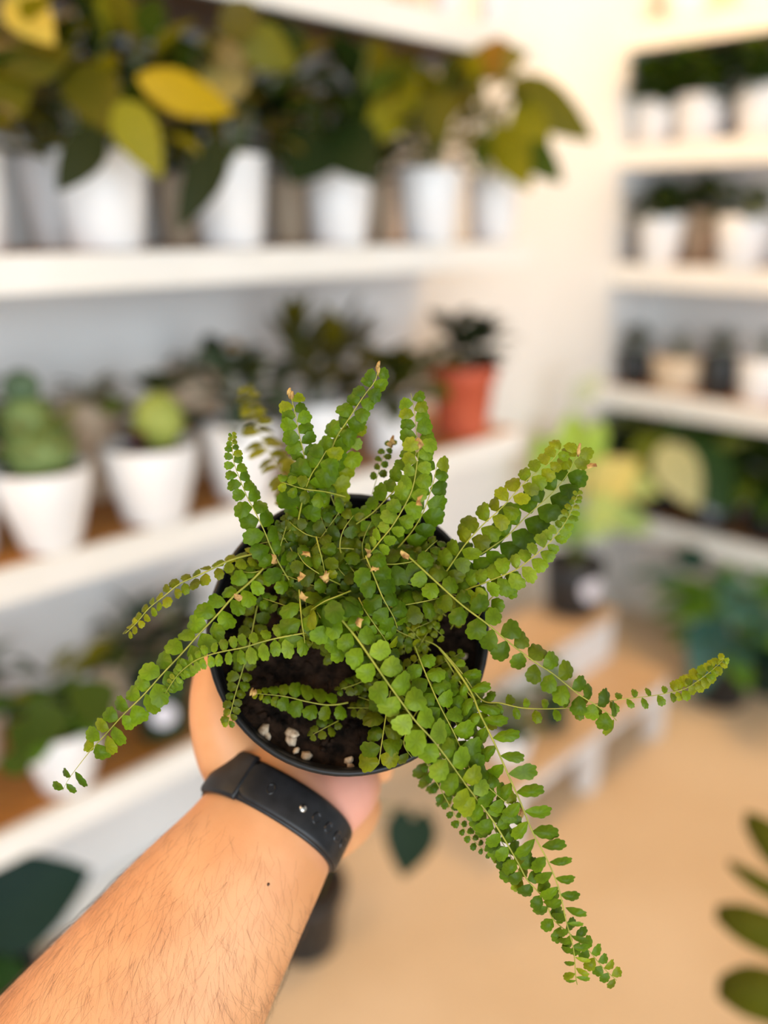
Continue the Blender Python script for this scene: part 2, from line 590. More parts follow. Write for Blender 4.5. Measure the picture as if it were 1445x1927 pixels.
# second row against the wall
for px, wp, hp, off, lab, mt, pl in (
        (110, 110, 150, 0.225, 'plant in a pale back-row pot left of the widest white pot', M['pot_white'], [G_DARK, G_OLIVE]),
        (345, 90, 120, 0.23, 'shaded back-row plant left of the flared white pot, upper left shelf', M['pot_beige'], [G_DARK, G_MID]),
        (548, 80, 105, 0.23, 'plant in a wider beige back-row pot on the upper left shelf', M['pot_beige'], [G_DARK, G_OLIVE]),
        (716, 62, 100, 0.23, 'plant in a slim beige back-row pot on the upper left shelf', M['pot_beige'], [G_DARK, G_MID])):
    root, r, h = leftplant('potted_croton', px, wp, hp, Z1, off, lab, mt, G1, lip=False, taper=0.72)
    bushy(root, h, 34, 0.18, 0.16, 0.09, pl, 'ovate', 0.8, 1.1, BL, nst=4)

ZTOP[0] = None
# pots standing on the topmost left shelf, seen at the frame edge
for px, wp, mt, lab in ((765, 70, M['pot_beige'], 'warm beige pot on the topmost left shelf at the upper frame edge'),
                        (840, 66, M['pot_white'], 'cream pot on the topmost left shelf, second from the corner'),
                        (925, 62, M['pot_white'], 'white pot on the topmost left shelf nearest the corner')):
    root, r, h = leftplant('potted_plant', px, wp, 110, LZ[0], 0.10, lab, mt, 'pots on the topmost left shelf', lip=False)
    bushy(root, h, 8, 0.08, 0.05, 0.06, [G_MID, G_OLIVE], 'ovate', 0.8, 1.0, BL)

# --- middle left shelf: succulents
ZTOP[0] = LZ[1] - LT
G2 = 'potted succulents on the middle left shelf'
Z2 = LZ[2]


def rosette(root, base, n, length, col, tip=0.9, shape='round'):
    for i in range(n):
        a = i * 2.399
        q = i / n
        el = 0.15 + q * 1.1
        d = Vector((math.cos(a) * math.cos(el), math.sin(a) * math.cos(el), math.sin(el)))
        put_leaf(root, base, d, length * (1.05 - 0.5 * q), jit(col, 0.2), shape, tip, fold=0.35, curl=-0.25)


def blob(root, name, c, r, sz, m, seed, ribs=10):
    """ribbed succulent body"""
    prof = [(0, -sz)] + [(r * math.cos(t), sz * math.sin(t)) for t in [math.radians(d) for d in (-70, -45, -20, 5, 30, 55, 75)]] + [(0, sz)]
    v, f = lathe(prof, ribs * 3)
    rr = random.Random(seed)
    v2 = []
    for x, y, z in v:
        k = 1.0
        if x or y:
            a = math.atan2(y, x)
            k = 1 + 0.10 * math.cos(a * ribs) + rr.uniform(-.03, .03)
        v2.append((x * k + c.x, y * k + c.y, z + c.z))
    return mk(name, v2, f, m, root)


root, r, h = leftplant('potted_succulent', 98, 178, 150, Z2, 0.05, 'tall stacked green succulent in the round white pot nearest the left edge', M['pot_white'], G2, lip=False, taper=0.6)
blob(root, 'succulent_body', Vector((0.0, 0, h + 0.022)), 0.048, 0.04, M['cactus'], 1)
blob(root, 'succulent_body', Vector((-0.012, 0, h + 0.065)), 0.036, 0.04, M['cactus'], 2)
blob(root, 'succulent_body', Vector((-0.014, 0, h + 0.115)), 0.024, 0.024, noisy('blue_green_skin', (0.06, 0.11, 0.055), (0.11, 0.18, 0.09), 50, 0.6), 3)
for i in range(22):
    a = i * 2.399
    put_leaf(root, Vector((math.cos(a) * 0.035, math.sin(a) * 0.035, h + 0.01 + 0.003 * i)), Vector((math.cos(a), math.sin(a), 0.6)), 0.034, jit((0.24, 0.30, 0.07)), 'round', 0.9, curl=-0.2)
root, r, h = leftplant('potted_succulent', 293, 175, 140, Z2, 0.052, 'purple and green succulents together in one white pot on the middle left shelf', M['pot_white'], G2, lip=False, taper=0.66)
blob(root, 'succulent_body', Vector((0.022, -0.015, h + 0.040)), 0.037, 0.045, noisy('lime_skin', (0.24, 0.30, 0.05), (0.34, 0.40, 0.08), 50, 0.6), 4)
rosette(root, Vector((-0.005, -0.035, h + 0.005)), 14, 0.04, (0.16, 0.035, 0.045))
rosette(root, Vector((-0.03, -0.01, h + 0.01)), 14, 0.042, (0.36, 0.27, 0.22))
rosette(root, Vector((-0.05, -0.01, h + 0.045)), 12, 0.045, (0.2, 0.24, 0.05))
rosette(root, Vector((0.01, 0.03, h + 0.075)), 16, 0.05, (0.06, 0.075, 0.02))
root, r, h = leftplant('potted_succulent', 460, 150, 138, Z2, 0.055, 'grey-green plant with one yellow flower in a white pot, third on the middle shelf', M['pot_white'], G2, lip=False, taper=0.66)
bushy(root, h, 46, 0.12, 0.15, 0.06, [(0.05, 0.07, 0.04), G_GREY, (0.10, 0.12, 0.03)], 'round', 0.7, 0.8, BL)
rosette(root, Vector((0.0, -0.02, h + 0.12)), 10, 0.022, (0.45, 0.25, 0.01))
root, r, h = leftplant('potted_succulent', 600, 120, 130, Z2, 0.07, 'olive plant with tall spikes behind the held fern on the middle shelf', M['pot_white'], G2, lip=False, taper=0.66)
bushy(root, h, 52, 0.15, 0.15, 0.085, [(0.07, 0.075, 0.03), (0.10, 0.095, 0.04), G_OLIVE], 'lance', 1.1, 1.1, BL)
root, r, h = leftplant('potted_succulent', 735, 100, 100, Z2, 0.07, 'low olive plant in a small white pot left of the red pot', M['pot_white'], G2, lip=False, taper=0.7)
bushy(root, h, 48, 0.11, 0.15, 0.075, [G_OLIVE, (0.07, 0.08, 0.01), G_MID], 'ovate', 0.6, 1.1, BL)
root, r, h = leftplant('potted_plant', 868, 128, 124, Z2, 0.08, 'dark bushy plant in the red clay pot', M['pot_red'], None, taper=0.74)
bushy(root, h, 90, 0.10, 0.13, 0.05, [(0.018, 0.03, 0.012), (0.035, 0.045, 0.015), (0.05, 0.055, 0.02)], 'round', 0.8, 0.9, BL, nst=5)
root, r, h = leftplant('potted_succulent', -60, 150, 175, Z2, 0.10, 'dark green succulent cut by the left edge on the middle shelf', M['pot_white'], G2, lip=False, taper=0.66)
bushy(root, h, 20, 0.09, 0.08, 0.06, [G_MID, (0.16, 0.18, 0.05)], 'round', 0.7, 0.8, BL)
for px, hp, lab in ((30, 150, 'beige pot against the wall behind the round white pot, middle shelf'), (185, 175, 'beige pot against the wall between the two white succulent pots'), (372, 185, 'tall beige pot against the wall, right of the purple succulent')):
    root, r, h = leftplant('potted_succulent', px, 105, hp, Z2, 0.235, lab, M['pot_beige'], 'beige pots at the back of the middle shelf', lip=False)
    bushy(root, h, 8, 0.03, 0.04, 0.04, [G_GREY, G_OLIVE], 'round', 0.6, 0.9, BL)

# --- lowest left shelf
ZTOP[0] = LZ[2] - LT
G3 = 'potted plants on the lowest left shelf'
Z3 = LZ[3]
root, r, h = leftplant('potted_plant', 128, 158, 128, Z3, 0.058, 'bright green leafy plant in the white pot on the lowest left shelf', M['pot_white'], G3, lip=False, taper=0.6)
bushy(root, h, 26, 0.10, 0.10, 0.062, [G_MID, G_DARK, (0.09, 0.20, 0.02), (0.30, 0.30, 0.01)], 'round', 0.75, 0.9, BL)
for a, b in (((140, 1345), (200, 1300)), ((70, 1400), (25, 1370)), ((60, 1430), (5, 1440)), ((110, 1390), (70, 1330))):
    leaf_px(root, *a, *b, 1.12, 1.08, RNG.choice([G_BRIGHT, G_MID, (0.36, 0.36, 0.01)]), 'round', 0.9)
root, r, h = leftplant('potted_plant', 312, 120, 120, Z3, 0.075, 'plant in a dark green pot with a round pale label, beside the wrist', M['pot_green'], G3, lip=True)
bushy(root, h, 16, 0.07, 0.08, 0.06, [G_DARK, (0.03, 0.06, 0.02), G_GREY], 'ovate', 0.7, 1.0, BL)
lp = P(340, 1362, depth(root.location) - 0.03) - root.location


def label_disc(root, ang, z, r, rad, m=None):
    """round paper label bent onto the pot wall"""
    vs, fs = [], []
    n = 20
    for ring, k in ((0, 0.0), (1, 0.5), (2, 1.0)):
        for i in range(n):
            a = 2 * math.pi * i / n
            dy, dz = math.cos(a) * rad * k, math.sin(a) * rad * k
            aa = ang + dy / r
            vs.append((math.cos(aa) * (r + 0.0015), math.sin(aa) * (r + 0.0015), z + dz))
    for ring in (0, 1):
        for i in range(n):
            j = (i + 1) % n
            fs.append((ring * n + i, ring * n + j, (ring + 1) * n + j, (ring + 1) * n + i))
    o = mk('round_label', vs, fs, m or M['paper'], root)
    o['label'] = 'round pale paper label'
    return o


label_disc(root, math.radians(-75), h * 0.55, r * 0.95, 0.022)
for px, lab, pl in ((20, 'dark plant at the left frame edge on the lowest left shelf', [G_DARK, G_MID]), (235, 'grey-green plant against the wall on the lowest left shelf', [G_GREY, (0.06, 0.09, 0.05)]), (330, 'shaded plant against the wall on the lowest left shelf, beside the fern pot', [G_GREY, G_DARK])):
    root, r, h = leftplant('potted_plant', px - (60 if px < 100 else 0), 100, 110, Z3, 0.22, lab, M['pot_beige'], G3, lip=False)
    bushy(root, h, 10, 0.08, 0.07, 0.065, pl, 'ovate', 0.8, 0.9, BL)

# --- right wall shelves
ZTOP[0] = None
GR = 'potted plants on the right wall shelves'
for px, wp, hp, lab in ((1290, 95, 80, 'pale pot on the topmost right shelf'), (1420, 100, 85, 'pale pot on the topmost right shelf at the frame corner')):
    root, r, h = rightplant('potted_plant', px, wp, hp, RZ[0], 0.09, lab, M['pot_white'], GR, lip=False)
    bushy(root, h, 14, 0.10, 0.09, 0.08, [G_MID, G_DARK], 'ovate', 0.8, 1.0, BR)
for px, wp, hp, lab in ((1230, 82, 72, 'dense dark bush in the white pot nearest the corner, second right shelf'),
                        (1313, 96, 76, 'dense dark bush in the middle white pot, second right shelf'),
                        (1428, 98, 84, 'dense dark bush in the white pot cut by the right edge, second right shelf')):
    ZTOP[0] = RB[0]
    root, r, h = rightplant('potted_plant', px, wp, hp, RZ[1], 0.085, lab, M['pot_white'], GR, lip=False, taper=0.82)
    bushy(root, h, 90, 0.13, 0.19, 0.06, [(0.03, 0.075, 0.006), (0.02, 0.05, 0.005), (0.08, 0.14, 0.01)], 'round', 0.6, 0.9, BR, nst=6)
for px, wp, hp, off, mt, lab in ((1238, 84, 82, 0.05, M['pot_white'], 'green plant in the slim white pot, third right shelf'),
                                 (1312, 78, 90, 0.2, M['pot_beige'], 'green plant in a tan pot between two white pots, third right shelf'),
                                 (1390, 98, 86, 0.05, M['pot_white'], 'yellow-green plant in the wide white pot, third right shelf'),
                                 (1242, 54, 80, 0.215, M['pot_beige'], 'dark green plant behind the slim white pot, third right shelf')):
    ZTOP[0] = RB[1]
    root, r, h = rightplant('potted_plant', px, wp, hp, RZ[2], off, lab, mt, GR, lip=False, taper=0.74)
    bushy(root, h, 40, 0.075, 0.12, 0.055, [(0.03, 0.075, 0.01), G_DARK, (0.15, 0.2, 0.015) if px > 1300 else G_MID], 'round', 0.5, 0.9, BR, nst=4)
for px, wp, hp, off, mt, lab, n in ((1192, 60, 60, 0.08, M['pot_black'], 'small dark cactus in a black pot nearest the corner, fourth right shelf', 30),
                                    (1272, 100, 62, 0.09, M['pot_beige'], 'wide beige pot with a grey-green plant, fourth right shelf', 14),
                                    (1350, 68, 75, 0.08, M['pot_black'], 'olive plant in a black nursery pot, fourth right shelf', 30),
                                    (1428, 92, 78, 0.09, M['pot_white'], 'pale pot with sparse leaves at the right edge, fourth right shelf', 14)):
    ZTOP[0] = RB[2]
    root, r, h = rightplant('potted_plant', px, wp, hp, RZ[3], off, lab, mt, GR, lip=False, taper=0.8)
    bushy(root, h, n, 0.07, 0.07, 0.045, [(0.05, 0.07, 0.02), G_DARK, (0.1, 0.1, 0.04)], 'ovate', 0.9, 0.9, BR)
for px, wp, hp, off, lab in ((1234, 86, 70, 0.11, 'dark broad-leaved plant in a black pot nearest the corner, lowest right shelf'),
                             (1338, 95, 85, 0.09, 'dark broad-leaved plant in a black pot with a round grey label, lowest right shelf'),
                             (1440, 95, 85, 0.10, 'dark plant in a black pot at the right edge, lowest right shelf')):
    ZTOP[0] = RB[3]
    root, r, h = rightplant('potted_plant', px, wp, hp, RZ[4], off, lab, M['pot_black'], GR, lip=True)
    bushy(root, h, 56, 0.24, 0.24, 0.13, [(0.025, 0.07, 0.008), (0.03, 0.08, 0.01), (0.08, 0.13, 0.01), (0.05, 0.08, 0.008)], 'ovate', 0.6, 1.0, BR, nst=4)
    if px == 1338:
        label_disc(root, math.radians(-112), h * 0.55, r * 0.96, 0.032, noisy('grey_paper', (0.28, 0.28, 0.31), (0.33, 0.33, 0.36), 30, 0.6))
        leaf_px(root, 1248, 825, 1315, 945, 2.36, 2.30, (0.62, 0.60, 0.28), 'ovate', 0.95)
        leaf_px(root, 1210, 760, 1270, 860, 2.42, 2.38, (0.16, 0.2, 0.008), 'ovate', 1.1)
        leaf_px(root, 1300, 790, 1380, 930, 2.36, 2.32, (0.02, 0.06, 0.006), 'ovate', 1.0)

# --- plants on the floor under the right shelves
ZTOP[0] = None
G5 = 'plants standing on the floor by the right wall'
for px, py, wp, hp, lab, pl, n, ll, mt, tall_ in (
        (1350, 1315, 120, 95, 'bright green and teal broad-leaved plant on the floor under the lowest right shelf', [(0.14, 0.34, 0.03), (0.05, 0.15, 0.11), (0.09, 0.22, 0.16), (0.18, 0.38, 0.03)], 26, 0.16, M['pot_black'], 0.30),
        (1452, 1300, 100, 90, 'dark teal plant on the floor at the right frame edge', [(0.02, 0.07, 0.06), (0.012, 0.045, 0.03), (0.05, 0.12, 0.10)], 24, 0.15, M['pot_green'], 0.22)):
    p = on_floor(px, py)
    zc = depth(p)
    root = empty('potted_plant', p, lab, 'plant', G5)
    r, h = wp / 2 / FPX * zc, hp / FPX * zc
    pot(root, r, h, mt)
    bushy(root, h, n, tall_, 0.2, ll, pl, 'ovate', 0.5, 1.0, None, nst=4)
    if px == 1350:
        leaf_px(root, 1345, 1150, 1315, 1300, zc - 0.05, zc - 0.16, (0.08, 0.2, 0.17), 'ovate', 0.8)
        leaf_px(root, 1370, 1090, 1410, 1170, zc - 0.05, zc - 0.1, (0.16, 0.38, 0.26), 'round', 0.9)
        leaf_px(root, 1345, 1180, 1375, 1060, zc - 0.02, zc - 0.05, (0.16, 0.34, 0.02), 'ovate', 1.0)
        leaf_px(root, 1330, 1060, 1265, 1040, zc + 0.02, zc, (0.01, 0.035, 0.02), 'ovate', 1.1)

ZTOP[0] = None
# --- stepped white plant stand with wooden steps
ST = empty('plant_stand', on_floor(1085, 1480), 'white two-step plant stand with wooden tops near the room corner', 'plant stand')
og = ST.location.copy()


def uv_of(p):
    return (p.x + p.y) * R2, (p.x - p.y) * R2


lu0, lv0 = uv_of(on_floor(1068, 1478))
lu1, lv1 = uv_of(on_floor(1250, 1402))
vf = (lv0 + lv1) / 2 + 0.02
ua, ub = lu0 - 0.35, lu1 + 0.05
ZL, ZU = 0.20, 0.355
um = ub - 0.045
box_uv('lower_step', ua, ub, vf - 0.17, vf, ZL - 0.025, ZL, M['stand_wood'], ST, 0.003, og)
box_uv('lower_rail', ua + 0.01, ub - 0.01, vf - 0.026, vf - 0.006, ZL - 0.06, ZL - 0.025, M['stand_white'], ST, 0.002, og)
box_uv('upper_step', ua, um, vf - 0.34, vf - 0.16, ZU - 0.025, ZU, M['stand_wood'], ST, 0.003, og)
box_uv('riser_panel', ua + 0.01, um - 0.005, vf - 0.185, vf - 0.165, ZL, ZU - 0.025, M['stand_white'], ST, 0.002, og)
for u, v, zt in ((lu0, vf - 0.045, ZL - 0.025), (ub - 0.055, vf - 0.045, ZL - 0.025), (lu0, vf - 0.335, ZU - 0.025), (um - 0.06, vf - 0.335, ZU - 0.025), (ua + 0.01, vf - 0.045, ZL - 0.025)):
    box_uv('leg', u, u + 0.05, v, v + 0.04, 0.0, zt, M['stand_white'], ST, 0.003, og)

# pothos in a black nursery pot on the upper step
pp = UV(0, 0)
a_ = (1075 - IW / 2) / FPX
cpl = -(vf - 0.25) / R2
p = on_left(1075, ZU, cpl)
zc = depth(p)
root = empty('potted_pothos', p, 'pale yellow-green plant in a black round-labelled pot on the plant stand', 'plant')
r, h = 112 / 2 / FPX * zc, 0.15
pot(root, r, h, M['pot_black'], 0.84, lip=False)
label_disc(root, math.radians(-62), h * 0.62, r * 0.95, 0.036)
for (a, b, col, sh) in (
        ((1090, 880), (1075, 775), (0.42, 0.62, 0.08), 'heart'), ((1050, 900), (1010, 820), (0.35, 0.55, 0.06), 'heart'),
        ((1105, 930), (1205, 865), (0.85, 0.72, 0.22), 'heart'), ((1110, 960), (1190, 960), (0.50, 0.60, 0.16), 'heart'),
        ((1120, 850), (1130, 790), (0.45, 0.66, 0.10), 'ovate'), ((1060, 960), (1010, 930), (0.50, 0.58, 0.2), 'heart'),
        ((1095, 980), (1150, 1010), (0.45, 0.58, 0.2), 'heart'), ((1080, 760), (1135, 700), (0.55, 0.60, 0.42), 'ovate'),
        ((1085, 990), (1040, 1010), (0.25, 0.40, 0.08), 'heart'), ((1100, 900), (1140, 850), (0.40, 0.60, 0.08), 'heart'),
        ((1140, 960), (1230, 1000), (0.36, 0.50, 0.14), 'ovate'), ((1070, 1010), (1075, 950), (0.20, 0.36, 0.05), 'heart'),
        ((1150, 900), (1245, 930), (0.45, 0.50, 0.14), 'ovate')):
    zz = zc - RNG.uniform(0.0, 0.10)
    leaf_px(root, *a, *b, zz, zz - 0.03, col, sh, 0.95, curl=0.4)
    A = P(*a, zz) - root.location
    stems(root, [[Vector((A.x * 0.15, A.y * 0.15, h * 0.85)), Vector((A.x * 0.5, A.y * 0.5, max(h * 1.3, A.z * 0.8))), A]], 0.003)
# small plants on the lower step
for px, wp, mt, lab, pl in ((955, 90, M['pot_white'], 'small yellow-green plant in a pale pot on the lower step of the stand', [(0.2, 0.24, 0.03), G_MID]),
                            (1040, 60, M['pot_green'], 'small upright green plant on the lower step of the stand', [(0.05, 0.16, 0.02), (0.08, 0.22, 0.03)])):
    p = on_left(px, ZL, -(vf - 0.085) / R2)
    zc = depth(p)
    root = empty('potted_plant', p, lab, 'plant', 'small plants on the stand')
    r = wp / 2 / FPX * zc
    pot(root, r, 0.075, mt, 0.8, False)
    bushy(root, 0.075, 16, 0.09, 0.06, 0.06, pl, 'ovate', 0.9, 0.9, None)

# --- dark broad-leaved floor plants on the left and behind the arm
p = on_floor(-30, 1990)
root = empty('potted_plant', p, 'large dark glossy-leaved plant on the floor under the lowest left shelf', 'plant')
pot(root, 0.11, 0.17, M['pot_black'])
zc = depth(p)
for a, b, z0, z1, col, sh, wd in (((-60, 1740), (165, 1640), 1.30, 1.34, (0.008, 0.032, 0.02), 'ovate', 1.25), ((-60, 1850), (75, 1880), 1.3, 1.26, (0.015, 0.06, 0.01), 'ovate', 1.1),
                                  ((-120, 1700), (20, 1600), 1.36, 1.42, (0.01, 0.04, 0.02), 'ovate', 1.0), ((-100, 1800), (-230, 1700), 1.3, 1.3, (0.01, 0.04, 0.02), 'ovate', 1.0)):
    leaf_px(root, *a, *b, z0, z1, col, sh, wd, fold=0.1)
    A = P(*a, z0) - root.location
    stems(root, [[Vector((A.x * 0.15, A.y * 0.15, 0.14)), Vector((A.x * 0.6, A.y * 0.6, A.z * 0.7)), A]], 0.005)
p = on_floor(575, 1770)
root = empty('potted_plant', p, 'plant on the floor behind the arm, in a black pot, with one heart-shaped leaf', 'plant')
pot(root, 0.085, 0.15, M['pot_black'])
for a, b, z0, z1, col, wd in (((778, 1535), (758, 1655), 1.44, 1.42, (0.008, 0.03, 0.008), 0.95), ((560, 1560), (500, 1500), 1.6, 1.6, (0.01, 0.04, 0.01), 0.9), ((520, 1600), (420, 1640), 1.5, 1.48, (0.01, 0.04, 0.01), 0.9)):
    leaf_px(root, *a, *b, z0, z1, col, 'heart', wd, fold=0.05, curl=0.2)
    A = P(*a, z0) - root.location
    stems(root, [[Vector((A.x * 0.1, A.y * 0.1, 0.12)), Vector((A.x * 0.45, A.y * 0.45, A.z * 0.9)), A + (-FW) * -0.02]], 0.003)

# monstera at the lower right edge
p = on_floor(1640, 1990)
root = empty('potted_monstera', p, 'split-leaf plant reaching in at the lower right frame edge', 'plant')
pot(root, 0.12, 0.2, M['pot_black'])


def monstera_mesh():
    """split leaf: midrib along +x, finger lobes on both sides"""
    vs, fs = [], []
    L = 1.0
    def strip(pts):
        b = len(vs)
        for (l, rr) in pts:
            vs.append(l); vs.append(rr)
        for i in range(len(pts) - 1):
            fs.append((b + 2 * i, b + 2 * i + 2, b + 2 * i + 3, b + 2 * i + 1))
    for s in (-1, 1):
        strip([((x, 0, 0.0), (x, s * (0.10 + 0.04 * math.sin(x * 3)), 0.015)) for x in (-0.05, 0.15, 0.35, 0.55, 0.75, 0.9, 1.0)])
        lobes = [(-0.10, 0.12, 0.40, -0.16), (0.15, 0.25, 0.46, -0.10), (0.30, 0.50, 0.50, -0.05), (0.55, 0.80, 0.46, 0.02), (0.83, 1.0, 0.30, 0.08)]
        for x0, x1, wd, sh in lobes:
            pts = []
            for k in range(7):
                t = k / 6
                y = s * (0.09 + (wd - 0.09) * t)
                c0, c1 = x0 + sh * t * t, x1 + sh * t * t
                n = 0.0 if t < 0.5 else 0.5 * (c1 - c0) * ((t - 0.5) / 0.5) ** 2 * 0.8
                z = 0.015 + 0.05 * t - 0.12 * t * t
                pts.append(((c0 + n, y, z), (c1 - n * 0.6, y, z)))
            strip(pts)
    me = bpy.data.meshes.new('leaf_split')
    me.from_pydata(vs, [], fs)
    me.update()
    me.polygons.foreach_set('use_smooth', [True] * len(me.polygons))
    me.materials.append(M['leaf'])
    return me


MON = monstera_mesh()
for a, b, z0, z1, col in (((1555, 1625), (1530, 2040), 1.02, 0.96, (0.11, 0.12, 0.004)), ((1700, 1650), (1850, 1500), 1.2, 1.3, (0.06, 0.10, 0.006))):
    A, B = P(*a, z0), P(*b, z1)
    o = link('leaf', MON, root)
    n = (EYE - A).normalized()
    ln = (B - A).length
    o.matrix_local = Matrix.Translation(A - root.location) @ basis(B - A, n) @ Matrix.Diagonal((ln, ln, ln, 1))
    o.color = (*col, 1)
    md = o.modifiers.new('thickness', 'SOLIDIFY')
    md.thickness = 0.004
    Aq = A - root.location
    stems(root, [[Vector((0, 0, 0.17)), Vector((Aq.x * 0.4, Aq.y * 0.4, Aq.z * 0.75)), Aq]], 0.006)

# ------------------------------------------------------------------ the held fern
M['fern'] = leaf_mat('fern_leaflet', 'attr', 0.25, 0.42, 0.17)
M['rachis'] = noisy('fern_stalk', (0.20, 0.22, 0.015), (0.32, 0.31, 0.03), 120, 0.5)
M['dry'] = noisy('dry_leaf', (0.20, 0.09, 0.02), (0.50, 0.32, 0.09), 420, 0.7)
M['nursery'] = noisy('nursery_plastic', (0.006, 0.006, 0.006), (0.011, 0.011, 0.011), 200, 0.42, spec=0.3)
M['soil'] = noisy('dark_soil', (0.003, 0.002, 0.0012), (0.022, 0.012, 0.007), 160, 1.0, 0.8, dist=0.004, spec=0.08)
M['perlite'] = noisy('perlite', (0.22, 0.14, 0.08), (0.62, 0.50, 0.36), 250, 0.9, 0.3)

RIM_C = P(656, 1182, 0.437)
RIM_R, POT_H = 0.0735, 0.112
view = (RIM_C - EYE).normalized()
# the pot mouth faces the viewer, tipped up by a few degrees
side = view.cross(UP).normalized()
POT_N = (Matrix.Rotation(math.radians(-8), 3, side) @ (-view)).normalized()
if POT_N.dot(UP) < (-view).dot(UP):
    POT_N = (Matrix.Rotation(math.radians(8), 3, side) @ (-view)).normalized()
PX = side
PY = POT_N.cross(PX).normalized()
POT_B = RIM_C - POT_N * POT_H
FERN = empty('potted_fern', POT_B, 'green button fern in a black nursery pot, held up by the hand', 'plant')
PM = Matrix((PX, PY, POT_N)).transposed()


def in_pot(verts):
    return [PM @ Vector(v) for v in verts]


R0 = RIM_R
v, f = lathe([(0, 0), (R0 * 0.70, 0), (R0 * 0.72, 0.004), (R0 * 0.905, POT_H - 0.017), (R0 * 0.985, POT_H - 0.015), (R0 * 0.995, POT_H - 0.003),
              (R0 * 0.985, POT_H), (R0 * 0.955, POT_H), (R0 * 0.945, POT_H - 0.003), (R0 * 0.92, POT_H - 0.02), (0, POT_H - 0.022)], 72)
mk('pot', in_pot(v), f, M['nursery'], FERN)
SOIL_H = POT_H - 0.013
sv, sf = lathe([(0, SOIL_H)] + [(R0 * 0.93 * k / 14, SOIL_H) for k in range(1, 15)] + [(R0 * 0.925, SOIL_H - 0.008)], 64)
rs = random.Random(5)
sv = [(x, y, z + rs.uniform(-.0016, .0016) + 0.003 * math.exp(-(x * x + y * y) / 0.001) if abs(z - SOIL_H) < 1e-6 else z) for x, y, z in sv]
mk('soil', in_pot(sv), sf, M['soil'], FERN, smooth=False)


def lump(c, r, seed, sq=(1, 1, 1)):
    """a small irregular grain: icosahedron-like, pushed about"""
    rr = random.Random(seed)
    t = 1.618
    base = [(-1, t, 0), (1, t, 0), (-1, -t, 0), (1, -t, 0), (0, -1, t), (0, 1, t), (0, -1, -t), (0, 1, -t), (t, 0, -1), (t, 0, 1), (-t, 0, -1), (-t, 0, 1)]
    fc = [(0, 11, 5), (0, 5, 1), (0, 1, 7), (0, 7, 10), (0, 10, 11), (1, 5, 9), (5, 11, 4), (11, 10, 2), (10, 7, 6), (7, 1, 8), (3, 9, 4), (3, 4, 2), (3, 2, 6), (3, 6, 8), (3, 8, 9), (4, 9, 5), (2, 4, 11), (6, 2, 10), (8, 6, 7), (9, 8, 1)]
    m = Matrix.Rotation(rr.uniform(0, 6), 3, 'Z') @ Matrix.Rotation(rr.uniform(0, 6), 3, 'X')
    vs = [m @ (Vector((x * sq[0], y * sq[1], z * sq[2])) * (r / 1.9 * rr.uniform(0.75, 1.2))) + c for x, y, z in base]
    return vs, fc


def soil_pt(px, py, lift=0.0):
    d = (P(px, py, 1.0) - EYE)
    o = RIM_C - POT_N * (POT_H - SOIL_H) + POT_N * lift
    return EYE + d * ((o - EYE).dot(POT_N) / d.dot(POT_N))


for i, (px, py, rr_) in enumerate(((497, 1376, 11), (504, 1385, 8), (550, 1381, 15), (548, 1392, 12), (576, 1423, 11), (656, 1431, 10), (662, 1442, 9), (557, 1412, 7), (814, 997, 12), (820, 1004, 8), (845, 1278, 9),
                                   (838, 1030, 7), (875, 1235, 7))):
    vs, fc = lump(soil_pt(px, py, 0.001) - POT_B, rr_ / FPX * 0.44, i + 40, (1, 1.3, 0.8))
    mk('perlite_grain', vs, fc, M['perlite'], FERN)
cv, cf = [], []
for i in range(420):
    a, q = rs.uniform(0, 2 * math.pi), math.sqrt(rs.random()) * R0 * 0.9
    vs, fc = lump(PM @ Vector((math.cos(a) * q, math.sin(a) * q, SOIL_H + 0.0005)), rs.uniform(0.0008, 0.0028), 500 + i, (1, 1.4, 0.7))
    b = len(cv)
    cv += vs
    cf += [tuple(b + k for k in t) for t in fc]
tag(mk('soil_crumbs', cv, cf, M['soil'], FERN, smooth=False), kind='stuff')

# leaflets: rounded, scalloped rim, narrow foot
LGT, MID, DRK, OLV, YGR, PAL = (0.145, 0.240, 0.005), (0.085, 0.155, 0.002), (0.034, 0.078, 0.002), (0.090, 0.100, 0.002), (0.24, 0.25, 0.004), (0.215, 0.30, 0.024)
NR = 24


def leaflet_verts(rng, L, asp, cup, fold):
    W = 0.5 * asp
    out = []
    ph = rng.uniform(0, 6.28)
    sk = rng.uniform(-0.10, 0.16)
    for ring in (1.0, 0.55):
        for k in range(NR):
            a = 2 * math.pi * k / NR
            c, s = math.cos(a), math.sin(a)
            rad = ring * (1 + ((-0.10, 0.035, 0.035)[k % 3] + 0.04 * math.sin(3 * a + ph)) * (1 if c > -0.55 else 0))
            x = 0.53 + 0.5 * c * rad
            y = W * s * rad * (1.0 + 0.30 * c if c > 0 else 1.0 - 0.50 * c * c + 0.12 * c)
            x += sk * y
            r2 = (c * ring) ** 2 + (s * ring) ** 2
            z = -cup * r2 * 0.5 + fold * abs(y) - 0.10 * (x ** 2)
            out.append(Vector((x * L, y * L, z * L)))
    out.append(Vector((0.53 * L, 0, 0)))
    return out


LFACES = []
for k in range(NR):
    j = (k + 1) % NR
    LFACES.append((k, j, NR + j, NR + k))
    LFACES.append((NR + k, NR + j, 2 * NR))

# pale scalloped margin, darker middle, fan of veins: relative brightness of each vertex
VEIN = [1.06 if k % 3 else 1.22 for k in range(NR)] + [1.05 if k % 3 else 0.86 for k in range(NR)] + [0.82]


def leaf_tint(c):
    return [x for q in VEIN for x in (c[0] * q, c[1] * q, c[2] * q, 1.0)]


leaflets = []      # (size score, frond object, verts, tint)
FR = random.Random(21)
DEF_Z = (0.424, 0.408, 0.404)


